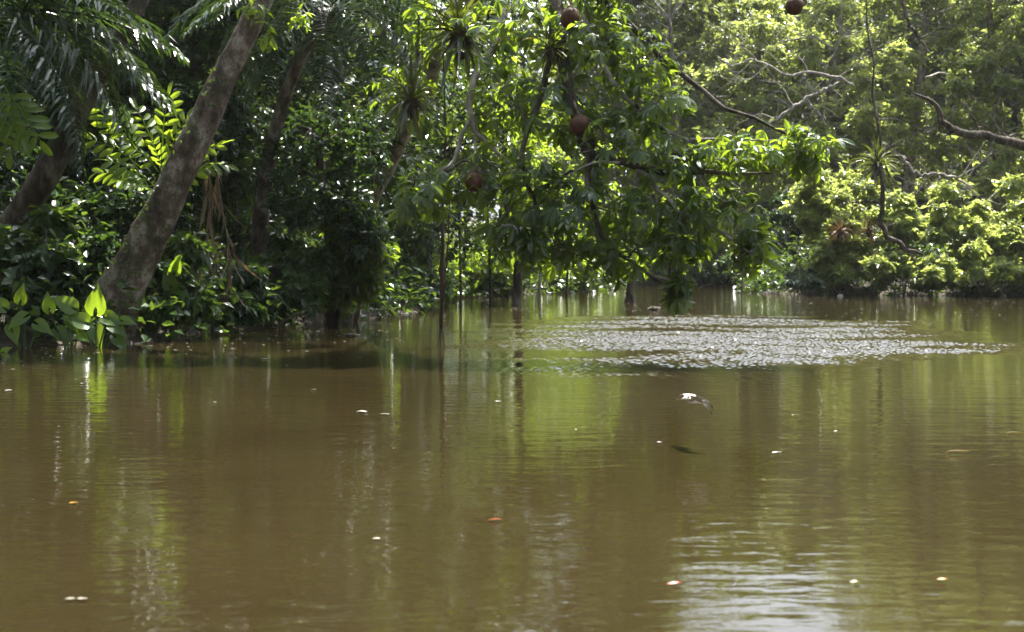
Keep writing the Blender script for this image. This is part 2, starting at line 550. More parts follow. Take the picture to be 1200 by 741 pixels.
def shared_leaf(tpl, mat):
    key = (id(tpl), mat.name)
    if key not in _shared:
        me = mesh_from('leaf', tpl[0], tpl[1]); me.materials.append(mat)
        _shared[key] = me
    return _shared[key]

def broken(rows, k=4, s=.46, dd=.8):
    """each clump of a crown broken up into smaller ones with gaps between"""
    out = []
    for px, py, rx, ry, Y in rows:
        for i in range(k):
            an = rng.uniform(0, 6.283); f = math.sqrt(rng.uniform(.08, 1)) * .85
            out.append((px + math.cos(an) * rx * f, py + math.sin(an) * ry * f, rx * s * rng.uniform(.75, 1.25), ry * s * rng.uniform(.6, 1.0), Y + rng.normal(0, dd)))
    return out
def blobs(*rows):
    """(px, py, rx, ry, distance, depth) in picture pixels -> clumps"""
    out = []
    for px, py, rx, ry, Y, dep in rows:
        s = Y / FPX
        out.append((at(px, py, Y), np.array([rx * s, dep, ry * s])))
    return out

def frond_mesh(length=3.0, arch=.35, hang=.9, pairs=50, leaflet=.86, width=.040, seed=0):
    """a palm frond along +y with its leaflets hanging to both sides"""
    g = np.random.default_rng(seed)
    n = 22
    t = np.linspace(0, 1, n)
    p = np.stack([np.zeros(n), length * t * (1 - .12 * t), length * arch * (t * .9 - 1.7 * t ** 2.2)], -1)
    parts = [tube(p[::3], [.022, .016, .004], 4, n=14)]
    tt = np.repeat(np.linspace(.13, .995, pairs), 2) + g.normal(0, .004, pairs * 2)
    sg = np.tile([-1.0, 1.0], pairs)
    k = np.clip(tt, 0, 1) * (n - 1); i = np.minimum(k.astype(int), n - 2); f = (k - i)[:, None]
    o = p[i] * (1 - f) + p[i + 1] * f
    d = unit(p[i + 1] - p[i])
    side = np.array([1.0, 0, 0]) * sg[:, None]
    ln = leaflet * (np.sin(np.clip(tt, 0, 1) * 2.6 + .45) * .85 + .15) * g.uniform(.85, 1.1, len(tt))
    a0 = unit(side * .85 + d * .55 + np.array([0, 0, .25]) + g.normal(0, .15, (len(tt), 3)))
    V, F = [], []
    pts = [o]; dirn = a0
    for s in range(3):
        pts.append(pts[-1] + dirn * (ln / 3)[:, None])
        dirn = unit(dirn + np.array([0, 0, -hang * .62]) + g.normal(0, .11, (len(tt), 3)))
    wv = unit(np.cross(a0, [0, 0, 1.0]))
    ws = [.5, 1.0, .8, .05]
    rows = []
    for s in range(4):
        rows += [pts[s] - wv * width * ws[s] / 2, pts[s] + wv * width * ws[s] / 2 + np.array([0, 0, .004])]
    V = np.stack(rows, 1).reshape(-1, 3)
    f = np.array([[0, 1, 3], [0, 3, 2], [2, 3, 5], [2, 5, 4], [4, 5, 7], [4, 7, 6]])
    F = (np.arange(len(tt))[:, None, None] * 8 + f[None]).reshape(-1, 3)
    parts.append((V, F))
    return join(parts)
FRONDS = []
for k, (a, h) in enumerate(((.30, .8), (.42, 1.0), (.22, .6), (.5, 1.2))):
    V, F = frond_mesh(arch=a, hang=h, seed=k)
    me = mesh_from('frond', V, F); me.materials.append(M_PALM)
    FRONDS.append(me)
def palm(label, base, stem, radii, fronds, bark, group=None):
    """fronds: (azimuth in degrees from +x, pitch, scale, variant)"""
    t = thing('palm_tree', label, 'palm tree', base, group)
    stem = np.asarray(stem, float)
    V, F = tube(stem, radii, 10, n=26, bump=.05)
    solid('trunk', (V, F), bark, t, smooth=True)
    top = stem[-1]
    for az, pit, sc, v in fronds:
        a, p = R(az), R(pit)
        y = np.array([math.cos(a) * math.cos(p), math.sin(a) * math.cos(p), math.sin(p)])
        M = frames(y[None], np.array([[0, 0, 1.0]]))[0]
        place('frond', FRONDS[v % 4], t, top + y * .1, M, sc)
    return t

def palmate_mesh(n=7, seed=0, droop=.3):
    g = np.random.default_rng(seed)
    parts = []
    tpl = leaf_template(.36, .05, .28, rows=(.25, .6, .82), shape=(.6, 1.0, .72))
    a = np.linspace(-2.35, 2.35, n) + g.normal(0, .07, n)
    ax = np.stack([np.sin(a), np.cos(a), -droop * g.uniform(.5, 1.3, n)], -1)
    ln = (1 - .38 * np.abs(a / 2.35)) * g.uniform(.9, 1.08, n)
    parts.append(spread(tpl, unit(ax) * .03, ax, np.array([[0, 0, 1.0]] * n) + g.normal(0, .2, (n, 3)), ln))
    parts.append(tube([(0, -.9, -.12), (0, -.4, .06), (0, 0.02, 0)], [.018, .014, .012], 3, n=5))
    return join(parts)
PALMATE = []
for k, (n, dr) in enumerate(((7, .35), (6, .7), (7, 1.1), (5, .5), (8, .2))):
    V, F = palmate_mesh(n, k, dr)
    me = mesh_from('leaf', V, F); me.materials.append(M_POD)
    PALMATE.append((me, (V, F)))

def pinnate_mesh(pairs=5, width=.36, leaflet=.36, arch=.25, seed=0):
    """compound leaf of length 1 along +y"""
    g = np.random.default_rng(seed)
    n = 9; t = np.linspace(0, 1, n)
    p = np.stack([np.zeros(n), t, arch * (t - 1.5 * t ** 2)], -1)
    tt = np.concatenate([np.repeat(np.linspace(.25, .93, pairs), 2), [1.0]])
    sg = np.concatenate([np.tile([-1.0, 1.0], pairs), [0.0]])
    o = np.stack([np.interp(tt, t, p[:, i]) for i in range(3)], -1)
    ax = np.stack([sg * .95, .5 + .3 * (sg == 0) + g.normal(0, .08, len(tt)), -.25 + g.normal(0, .14, len(tt))], -1)
    ln = leaflet * (1 - .25 * np.abs(tt - .6)) * g.uniform(.88, 1.08, len(tt))
    tpl = leaf_template(width, .05, .22, rows=(.25, .6, .85), shape=(.75, 1, .7))
    return join([tube(p[::2], [.012, .010, .005], 4, n=8), spread(tpl, o, ax, np.array([[0, 0, 1.0]] * len(tt)) + g.normal(0, .25, (len(tt), 3)), ln)])
PINNATE = []
for k in range(3):
    V, F = pinnate_mesh(5 + k % 2, seed=k + 3)
    me = mesh_from('leaf', V, F); me.materials.append(M_LIME)
    PINNATE.append(me)

def bromeliad(label, centre, size, mat, n=26, group=None, hang=0.0, up=.55):
    t = thing('bromeliad', label, 'bromeliad', centre, group)
    for k in range(n):
        ring = k / n
        a = k * 2.399 + rng.normal(0, .15)
        el = up + .9 * (1 - ring) - 1.0 * ring - hang * ring
        d = np.array([math.cos(a) * math.cos(el), math.sin(a) * math.cos(el), math.sin(el)])
        L = size * rng.uniform(.75, 1.15)
        w = size * .075
        p = [np.zeros(3)]
        dd = d.copy()
        for s in range(4):
            p.append(p[-1] + dd * L / 4)
            dd = unit(dd + np.array([0, 0, -.34]))
        p = np.array(p)
        wv = unit(np.cross(d, [0, 0, 1.0]))
        up_v = np.array([0, 0, w * .35])
        V, F = [], []
        for s, ww in enumerate((.9, 1.0, .9, .6, .05)):
            V += [p[s] - wv * w * ww / 2 + up_v * ww, p[s], p[s] + wv * w * ww / 2 + up_v * ww]
        for s in range(4):
            b = 3 * s
            F += [[b, b + 1, b + 4], [b, b + 4, b + 3], [b + 1, b + 2, b + 5], [b + 1, b + 5, b + 4]]
        solid('leaf', (np.array(V) + centre, np.array(F)), mat, t)
    # fibrous root ball under the rosette
    g = ball(40)
    A = np.tile(centre, (40, 1)) + g * size * .05
    E = A + (g * np.array([.16, .16, .12]) + np.array([0, 0, -.16])) * size * rng.uniform(.5, 1.6, (40, 1))
    V1 = tube([centre + np.array([0, 0, .05 * size]), centre + np.array([0, 0, -.12 * size]), centre + np.array([.02 * size, 0, -.34 * size])], [.13 * size, .15 * size, .03 * size], 8, n=9, bump=.15)
    solid('root_ball', join([V1, needles(A, E, np.full(40, .012 * size))]), M_ROOT, t)
    return t

def shrub(label, base, clumps, mat, leaf=.17, twigs=40, per=8, tpl=LEAF, leaf_parts=45, group='shrubs crowding the left bank', name='shrub', stems=4, droop=.35, twig_mat=None, cat='shrub', flat=.55):
    t = thing(name, label, cat, base, group)
    base = np.array(base, float)
    C = np.array([c[0] for c in clumps], float); Rr = np.array([np.broadcast_to(c[1], 3) for c in clumps], float)
    for c in C[:14]:
        s = base + np.array([rng.normal(0, .08), rng.normal(0, .08), -.1])
        m = (s + c) / 2 + np.array([rng.normal(0, .1), rng.normal(0, .1), .1])
        solid('stem', tube([s, m, c], [.022, .016, .007], 5, n=8), twig_mat or M_TWIG, t, smooth=True)
    pos, ax, nr, sz, tw = clump_leaves(C, Rr, twigs, per, leaf, droop, .004, .35, flat, twig_len=.4)
    keep = pos[:, 2] > .03
    pos, ax, nr, sz = pos[keep], ax[keep], nr[keep], sz[keep]
    order = np.argsort(pos[:, 1] - sz * 4 + rng.normal(0, .25, len(pos)))
    me = shared_leaf(tpl, mat)
    M = frames(ax, nr)
    for k in order[:leaf_parts]:
        place('leaf', me, t, pos[k], M[k], sz[k])
    k = order[leaf_parts:]
    solid('foliage', spread(tpl, pos[k], ax[k], nr[k], sz[k]), mat, t, 'stuff')
    B, E, r = tw
    k = np.minimum(E[:, 2], B[:, 2]) > .04
    solid('twig', needles(B[k], E[k], r[k]), twig_mat or M_TWIG, t, 'stuff')
    return t

# ================================================================== left bank
def foot(px, py, Y):
    """a place on the ground straight below that picture point"""
    p = at(px, py, Y)
    return np.array([p[0], p[1], gz(p[0], p[1])])
def root_path(base, *pts):
    return np.vstack([[base - np.array([0, 0, .25])], path(*pts)])

# the big leaning tree
b = foot(128, 395, 21.9)
lean = thing('leaning_tree', 'big mottled tree trunk leaning out steeply over the left bank', 'tree', b)
solid('trunk', tube(root_path(b, (140, 345, 21.7), (163, 300, 21.6), (190, 246, 21.5), (222, 178, 21.5), (262, 92, 21.6), (292, 32, 21.7), (330, -48, 22), (372, -130, 22.5), (400, -210, 23)),
                    [.44, .37, .30, .265, .24, .20, .172, .16, .14, .10], 22, n=90, bump=.06), M_BARK, lean, smooth=True)
for pts, r in (([(372, -130, 22.5), (450, -200, 22.2), (520, -280, 21.6)], [.12, .08, .03]), ([(340, -70, 22.1), (260, -160, 22.2), (180, -240, 22.2)], [.12, .08, .03]),
               ([(400, -210, 23), (420, -300, 24), (400, -390, 25)], [.11, .07, .02]), ([(385, -160, 22.6), (340, -260, 25), (300, -330, 27)], [.1, .06, .02])):
    solid('branch', tube(path(*pts), r, 7, n=12, wander=.04), M_BARK, lean, smooth=True)
lc = blobs((510, -250, 85, 60, 21.5, .9), (430, -310, 85, 65, 21.5, 1.0), (330, -310, 90, 65, 22.3, 1.1), (230, -260, 85, 60, 21.8, 1.0), (150, -230, 75, 55, 22.2, .9), (400, -220, 65, 45, 21.2, .8), (300, -215, 65, 45, 21.6, .8), (560, -330, 75, 60, 21.5, .9))
pos, ax, nr, sz, tw = clump_leaves([c[0] for c in lc], [c[1] for c in lc], 85, 9, .20)
solid('crown', spread(LEAF_FAR, pos, ax, nr, sz), M_SHRUB, lean, 'stuff')
solid('twig', needles(*tw), M_BARKD, lean, 'stuff')
# ferns and moss sprays that grow on the trunk itself
g = blobs((300, 14, 20, 12, 21.35, .15), (315, 42, 12, 16, 21.4, .12), (352, 22, 14, 14, 21.5, .15))
pos, ax, nr, sz, tw = clump_leaves([c[0] for c in g], [c[1] for c in g], 7, 5, .15, .4)
solid('sprout', spread(LEAF, pos, ax, nr, sz), M_LIME, lean, 'stuff')
solid('shoot', needles(*tw), M_STEM, lean, 'stuff')
tr = path((150, 330, 21.3), (176, 272, 21.25), (205, 210, 21.2), (240, 138, 21.25), (265, 84, 21.35))
sp = smooth_path(tr, 160)[np.clip((rng.choice([6, 22, 30, 58, 75, 110, 150], 520) + rng.normal(0, 6, 520)).astype(int), 0, 159)]
sp = sp + np.stack([rng.normal(-.13, .17, 520), rng.normal(.03, .05, 520), rng.normal(-.05, .14, 520)], -1)
solid('moss', spread(LEAF_FAR, sp, ball(520) * .6 + np.array([0, -.4, -.4]), np.array([[0, -1.0, .4]] * 520) + rng.normal(0, .4, (520, 3)), rng.uniform(.03, .085, 520)), M_SHRUB, lean, 'stuff')

# darker trunk at the very left
b = foot(-25, 380, 23)
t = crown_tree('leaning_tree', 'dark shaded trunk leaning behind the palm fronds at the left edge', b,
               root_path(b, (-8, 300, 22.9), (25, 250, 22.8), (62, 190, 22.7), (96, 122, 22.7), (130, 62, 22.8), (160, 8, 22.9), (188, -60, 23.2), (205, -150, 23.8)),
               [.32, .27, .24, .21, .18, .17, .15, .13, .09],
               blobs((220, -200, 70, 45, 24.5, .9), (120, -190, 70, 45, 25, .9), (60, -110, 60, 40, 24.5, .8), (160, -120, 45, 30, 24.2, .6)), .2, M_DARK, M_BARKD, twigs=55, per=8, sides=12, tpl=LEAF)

# palm whose fronds come in from the left edge
b = foot(-150, 380, 21.6)
palm('palm with long glossy fronds hanging in at the upper left edge', b,
     root_path(b, (-135, 250, 21.5), (-100, 110, 21.4), (-52, 22, 21.0)), [.20, .16, .14, .13],
     [(0, -8, 1.22, 0), (-14, -14, 1.15, 1), (10, 2, 1.2, 2), (-32, -16, 1.1, 1), (-52, -10, 1.0, 3), (22, -6, 1.1, 0), (-4, 12, 1.1, 1), (40, 6, 1.0, 0), (95, 10, 1.1, 1), (140, 12, 1.1, 0), (180, 5, 1.1, 1), (220, 10, 1.0, 0),
      (-20, 8, 1.1, 2), (15, 30, 1.0, 2), (-8, -26, 1.0, 3), (-40, -30, .95, 1), (260, 0, .9, 3), (-75, -14, .95, 1), (-95, -4, .9, 3)], M_BARKD)
# palm behind, pale trunk
b = foot(305, 372, 28.5)
palm('pale trunked palm drooping its fronds behind the big leaning tree', b,
     root_path(b, (303, 300, 28.3), (309, 225, 28.0), (326, 140, 27.5), (356, 60, 27), (392, 8, 26.6)), [.20, .17, .15, .13, .12, .10],
     [(a, p, s, v) for a, p, s, v in ((0, 18, 1.05, 0), (-25, 6, 1.0, 1), (-50, 8, 1.0, 3), (-75, 0, 1.0, 1), (-100, 4, 1.0, 3), (-125, 8, 1.05, 1), (-150, 0, 1.05, 0), (-175, 8, 1.1, 1), (160, 20, 1.0, 2), (120, 25, 1.0, 2),
      (80, 25, 1.0, 2), (40, 20, 1.0, 0), (-10, -12, 1.0, 1), (-165, -14, 1.0, 3), (-60, -22, .9, 3), (-120, -20, .9, 3), (-30, -24, .9, 1), (10, -20, .95, 1), (-90, -30, .9, 3), (-145, -28, .9, 1))], M_BARK)
b = foot(240, 360, 33)
palm('slim palm deep in the shade between the two trunks', b, root_path(b, (236, 200, 33), (228, 60, 33), (222, 8, 33)), [.13, .11, .10, .09],
     [(k * 26 + 8, (k * 37 % 30) - 10, 1.0, k) for k in range(14)], M_BARKD)

# shrub with big compound lime leaves behind the leaning trunk
b = foot(178, 360, 23.4)
pl = thing('compound_leaf_shrub', 'shrub with lime green compound leaves lit up between the two leaning trunks', 'shrub', b)
heart = at(186, 215, 23.3)
solid('stem', tube([b - np.array([0, 0, .1]), at(176, 300, 23.4), heart], [.03, .025, .014], 6), M_STEM, pl, smooth=True)
for k, (px, py, dy) in enumerate(((108, 118, -.1), (132, 135, -.2), (160, 128, .1), (196, 112, .0), (216, 138, -.2), (242, 152, -.1), (108, 166, -.3), (128, 190, -.4), (150, 170, -.3), (256, 172, -.2), (262, 196, -.1),
                                  (206, 186, -.5), (232, 205, -.4), (140, 214, -.5), (176, 170, -.2), (120, 205, .2), (225, 170, .2))):
    e = at(px, py, 23.3 + dy)
    s = heart + np.array([rng.normal(0, .06), rng.normal(0, .06), rng.uniform(-.35, .25)])
    d = e - s
    L = np.linalg.norm(d)
    sc = min(L, .85)
    st = e - unit(d) * sc
    if L > .9:
        solid('stem', tube([s, (s + st) / 2 + np.array([0, 0, .04]), st], [.010, .008, .006], 4, n=6), M_STEM, pl)
    place('leaf', PINNATE[k % 3], pl, st, frames((unit(d) + np.array([0, 0, .15]))[None], np.array([[rng.normal(0, .3), -.55, .75]]))[0], sc)
# climbing plant at the left edge
b = foot(-40, 385, 19.6)
cl = thing('climbing_plant', 'bright hanging compound leaves at the left edge below the palm', 'plant', b)
solid('stem', tube(root_path(b, (-50, 250, 19.6), (-45, 150, 19.5), (-20, 95, 19.4), (8, 100, 19.4)), [.02, .018, .015, .012, .008], 5), M_STEM, cl, smooth=True)
for k, (px, py, qx, qy) in enumerate(((-8, 98, 22, 158), (4, 100, 44, 160), (-20, 96, -8, 162), (0, 102, 8, 172), (-34, 110, -30, 180))):
    s, e = at(px, py, 19.4 + .05 * k), at(qx, qy, 19.2 + .06 * k)
    place('leaf', PINNATE[k % 3], cl, s, frames((e - s)[None], np.array([[.1 * k - .2, -.8, .5]]))[0], np.linalg.norm(e - s))

# dry fronds hanging between the trunks
for k, (pts, lab) in enumerate(((((242, 168, 23.9), (246, 240, 23.7), (238, 300, 23.6), (226, 340, 23.5)), 'long brown dry palm frond hanging straight behind the leaning trunk'),
                              (((250, 165, 24), (258, 230, 23.9), (268, 290, 23.8), (272, 345, 23.7)), 'thin dry frond hanging next to the long brown one, curling outward'))):
    c = path(*pts)
    t = thing('dry_frond', lab, 'dry frond', c[0], 'dry fronds hanging in the shade')
    solid('rib', tube(c, [.016, .012, .006], 5), M_DRY, t, smooth=True)
    sp = smooth_path(c, 60)
    n = 26
    i = rng.integers(4, 56, n)
    solid('leaflet', spread(LEAF_STRIP, sp[i], np.stack([rng.normal(0, .25, n), rng.normal(0, .25, n), np.full(n, -1.0)], -1), ball(n), rng.uniform(.35, .8, n)), M_DRY, t, 'stuff')

# trees and tall shrubs of the dark left bank
b = foot(390, 380, 28.2)
crown_tree('broadleaf_tree', 'dark glossy leaved small tree leaning out over the water beside the pale palm', b,
           root_path(b, (393, 330, 28.2), (388, 280, 28.1), (378, 220, 28), (372, 160, 28)), [.17, .15, .13, .10, .06],
           blobs((370, 160, 60, 45, 27.8, .8), (330, 190, 45, 40, 27.6, .7), (420, 190, 45, 40, 27.5, .7), (395, 235, 55, 40, 27.0, .7), (345, 245, 40, 35, 27.2, .6), (300, 150, 40, 34, 28.8, .7), (440, 150, 45, 34, 28.5, .8), (425, 275, 35, 35, 26.9, .5)),
           .17, M_DARK, M_BARKD, twigs=70, per=9, tpl=LEAF, leaf_parts=120, twig_r=.005)
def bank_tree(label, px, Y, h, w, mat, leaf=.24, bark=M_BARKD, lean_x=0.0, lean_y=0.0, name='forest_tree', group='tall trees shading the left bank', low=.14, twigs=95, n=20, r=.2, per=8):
    b = foot(px, 360, Y)
    top = b + np.array([lean_x, lean_y, h])
    tr = [b - np.array([0, 0, .3]), b + (top - b) * .35 + rng.normal(0, .12, 3), b + (top - b) * .7 + rng.normal(0, .15, 3), top - np.array([0, 0, h * .08])]
    cl = []
    for k in range(n):
        a = k * 2.399 + rng.uniform(0, .6)
        f = low + (1 - low) * (k + .5) / n
        rad = w * .5 * (1 - .5 * abs(f - .65) / .5) * rng.uniform(.55, 1.0)
        c = b + (top - b) * f + np.array([math.cos(a) * rad, math.sin(a) * rad, 0])
        s = w * rng.uniform(.22, .32)
        cl.append((c, np.array([s, s, s * .72])))
    return crown_tree(name, label, b, tr, [r, r * .85, r * .65, r * .3], cl, leaf, mat, bark, twigs=twigs, per=per, group=group)
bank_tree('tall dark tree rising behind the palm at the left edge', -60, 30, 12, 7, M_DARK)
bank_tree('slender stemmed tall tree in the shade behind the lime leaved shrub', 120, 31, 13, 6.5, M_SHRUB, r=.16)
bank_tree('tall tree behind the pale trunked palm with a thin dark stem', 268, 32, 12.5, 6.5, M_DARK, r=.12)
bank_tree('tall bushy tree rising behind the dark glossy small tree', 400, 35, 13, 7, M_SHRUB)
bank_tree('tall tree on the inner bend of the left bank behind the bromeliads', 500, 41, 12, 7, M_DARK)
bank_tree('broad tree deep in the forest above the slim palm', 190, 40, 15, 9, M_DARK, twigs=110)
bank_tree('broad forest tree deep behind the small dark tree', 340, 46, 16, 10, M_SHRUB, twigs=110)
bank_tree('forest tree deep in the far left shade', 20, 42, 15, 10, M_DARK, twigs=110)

SHR = [  # label, px, foot Y, clump rows, material, leaf, template
    ('leafy shrub with white glints spilling to the water at the left edge', 20, 22.2, ((10, 290, 40, 28, 22), (55, 305, 38, 30, 21.8), (20, 345, 38, 26, 21.5), (-40, 330, 40, 45, 21.6), (60, 262, 30, 22, 22.4)), M_SHRUB, .20, LEAF_BROAD),
    ('dark low shrub between the bright arum leaves and the leaning trunk', 95, 22.0, ((85, 320, 34, 28, 21.9), (120, 300, 26, 32, 22.2), (60, 368, 30, 20, 21.4), (125, 375, 22, 16, 21.5)), M_DARK, .18, LEAF),
    ('dark shrub behind the two trunks at the foot of the palm', 60, 24.4, ((40, 240, 42, 40, 24.5), (100, 250, 36, 38, 24.2), (20, 200, 40, 36, 24.8), (150, 250, 30, 40, 24.4)), M_DARK, .19, LEAF),
    ('leafy shrub growing on the right foot of the leaning trunk', 200, 22.9, ((200, 330, 32, 26, 22.4), (225, 355, 30, 18, 22.4), (190, 365, 30, 15, 22.0), (215, 300, 24, 24, 22.9)), M_SHRUB, .19, LEAF_BROAD),
    ('dark shrub under the dry hanging fronds', 265, 25.4, ((260, 345, 34, 24, 25.0), (290, 330, 30, 28, 25.3), (245, 370, 30, 10, 24.6), (280, 365, 32, 14, 24.9)), M_DARK, .19, LEAF),
    ('glossy shrub with white sparkling leaves at the waterline below the pale palm trunk', 335, 27.0, ((325, 320, 34, 30, 26.8), (350, 345, 34, 24, 26.4), (310, 355, 30, 18, 26.2), (365, 310, 28, 26, 27)), M_SHRUB, .20, LEAF),
    ('tall dark shrub behind the sparkling one with a few lime leaves', 300, 28.6, ((290, 280, 36, 34, 28.6), (335, 285, 32, 30, 28.4), (265, 260, 30, 36, 28.8), (270, 210, 30, 34, 29)), M_SHRUB, .19, LEAF),
    ('loose shrub with drooping lime tipped twigs over the water beside the dark recess', 410, 28.6, ((425, 260, 32, 26, 27.6), (440, 300, 26, 26, 27.6), (405, 310, 30, 26, 27.8), (430, 335, 24, 20, 27.6), (395, 345, 26, 18, 27.9), (400, 265, 24, 26, 28)), M_POD, .20, LEAF),
    ('dim shrub inside the dark recess of the bank', 480, 36.5, ((470, 320, 34, 26, 36), (505, 335, 28, 20, 36.5), (485, 285, 36, 30, 37), (450, 290, 30, 30, 36)), M_DARK, .18, LEAF),
    ('tall dark bush closing the shade above the dry fronds', 215, 27.5, ((210, 215, 34, 40, 27.5), (245, 170, 36, 40, 27.8), (195, 270, 34, 36, 27), (265, 120, 36, 36, 28.4), (210, 120, 36, 36, 28.4)), M_DARK, .19, LEAF),
    ('dark leafy bush high up behind the lime compound leaves', 140, 27.0, ((120, 190, 40, 40, 27), (90, 130, 40, 40, 27.4), (165, 150, 36, 40, 27.2), (60, 180, 36, 40, 27), (140, 70, 50, 36, 28)), M_DARK, .19, LEAF),
    ('dark bush behind the left edge climbing plant', -10, 25.6, ((0, 130, 40, 40, 25.5), (30, 90, 40, 36, 26), (-30, 200, 40, 50, 25.3), (50, 60, 40, 34, 27)), M_DARK, .19, LEAF),
]
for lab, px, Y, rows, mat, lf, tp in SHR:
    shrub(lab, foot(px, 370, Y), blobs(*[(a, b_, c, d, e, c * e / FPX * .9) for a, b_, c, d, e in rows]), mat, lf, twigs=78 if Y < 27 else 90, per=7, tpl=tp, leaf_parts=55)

# arums at the water's edge: big arrow shaped leaves on long stalks
def arum_leaf(size, wave=.05, seed=0):
    g = np.random.default_rng(seed)
    rows = ((-.30, .16), (-.12, .34), (.08, .40), (.3, .36), (.52, .26), (.74, .13))
    V = []
    for y, w in rows:
        dz = -.22 * max(y, 0) ** 1.6 - .12 * max(-y, 0)
        gap = .06 if y < -.05 else 0
        V += [[-w, y, dz + .10 * w / .4 + g.normal(0, wave)], [-w * .5, y, dz + .04 + g.normal(0, wave * .4)], [-gap, y * (0.2 if y < -.05 else 1), dz], [gap, y * (0.2 if y < -.05 else 1), dz], [w * .5, y, dz + .04 + g.normal(0, wave * .4)], [w, y, dz + .10 * w / .4 + g.normal(0, wave)]]
    V.append([0, 1.0, -.36])
    F = []
    for r in range(len(rows) - 1):
        a, b_ = 6 * r, 6 * r + 6
        for c in range(5):
            if c == 2 and r < 2:
                continue
            F += [[a + c, a + c + 1, b_ + c + 1], [a + c, b_ + c + 1, b_ + c]]
    a = 6 * (len(rows) - 1)
    for c in range(5):
        F += [[a + c, a + c + 1, len(V) - 1]]
    return np.array(V) * size, np.array(F)
ARUM = []
for k in range(4):
    V, F = arum_leaf(1.0, .035, k)
    me = mesh_from('leaf', V, F, True); me.materials.append(M_ARUM)
    ARUM.append(me)
def arum(label, fx, Y, leaves, group='arum plants at the water edge'):
    p = at(fx, 400, Y)
    b = np.array([p[0], p[1], max(gz(p[0], p[1]), -.15)])
    t = thing('arum_plant', label, 'plant', b, group)
    for k, (px, py, L, tx, ty, nx_) in enumerate(leaves):
        s = at(px, py, Y - .1 + .07 * (k % 3))
        m = (b + s) / 2 + np.array([(s[0] - b[0]) * .25, 0, .1])
        solid('stalk', tube([b - np.array([0, 0, .05]), m, s], [.014, .011, .007], 5, n=8), M_STEM, t, smooth=True)
        d = unit(np.array([tx, -.25, ty]))
        place('leaf', ARUM[k % 4], t, s, frames(d[None], np.array([[nx_, -.75, .5]]))[0], L * 1.05)
    return t
arum('arum with the tallest upright lime leaf at the left bank waterline', 112, 20.3,
     ((112, 362, .36, .15, 1.0, .2), (124, 372, .30, .8, -.3, .1), (100, 378, .34, -.7, .25, -.2), (132, 382, .26, .9, -.5, .3), (136, 396, .26, .7, -.7, .3), (112, 386, .30, .2, -.6, 0), (144, 376, .2, 1, -.1, .2)))
arum('arum with a pale silvery leaf left of the tallest lime one', 84, 20.4,
     ((84, 360, .32, -.8, .5, -.1), (82, 374, .24, .5, -.7, .1), (68, 388, .26, .6, -.6, .2), (58, 362, .24, -.1, 1, 0), (92, 392, .22, .8, -.4, .1)))
arum('low arum with glossy leaves drooping into the water at the left edge', 30, 20.3,
     ((28, 372, .28, -.7, -.4, -.2), (14, 384, .26, .3, -.8, .1), (44, 380, .26, .8, -.4, .2), (4, 360, .26, -.5, .5, 0), (24, 352, .24, .2, .8, .2)))
arum('arum with bright rounded leaves on the right of the leaning trunk foot', 198, 22.2,
     ((200, 336, .30, -.2, .9, .1), (206, 338, .28, .8, -.4, .2), (186, 346, .28, -.8, .1, -.2), (178, 332, .22, -.6, .5, 0), (212, 356, .24, .7, -.5, .2), (190, 362, .24, -.3, -.6, 0), (205, 318, .26, .3, .9, .1)))
arum('young arum with two small lime leaves at the waterline below the dry fronds', 276, 24.7,
     ((276, 352, .20, -.1, .4, .1), (286, 346, .19, .7, -.1, .2), (282, 362, .20, .5, -.7, .1)))
b = on_water(242, 392)
t = thing('water_plant', 'small lime water plant poking up alone from the water by the bank', 'plant', b)
for a, e, L in ((.4, 1.2, .16), (2.2, 1.0, .15), (4.2, .8, .14), (5.4, 1.1, .12)):
    place('leaf', ARUM[1], t, b - np.array([0, 0, .02]), frames(np.array([[math.cos(a) * math.cos(e), math.sin(a) * math.cos(e), math.sin(e)]]), np.array([[0, -1.0, .2]]))[0], L)
b = on_water(4, 413)
t = thing('water_plant', 'round yellow green leaf floating upright at the left picture edge', 'plant', b)
place('leaf', ARUM[0], t, b + np.array([0, 0, .01]), frames(np.array([[.8, 0, .5]]), np.array([[0, -1.0, .3]]))[0], .13)

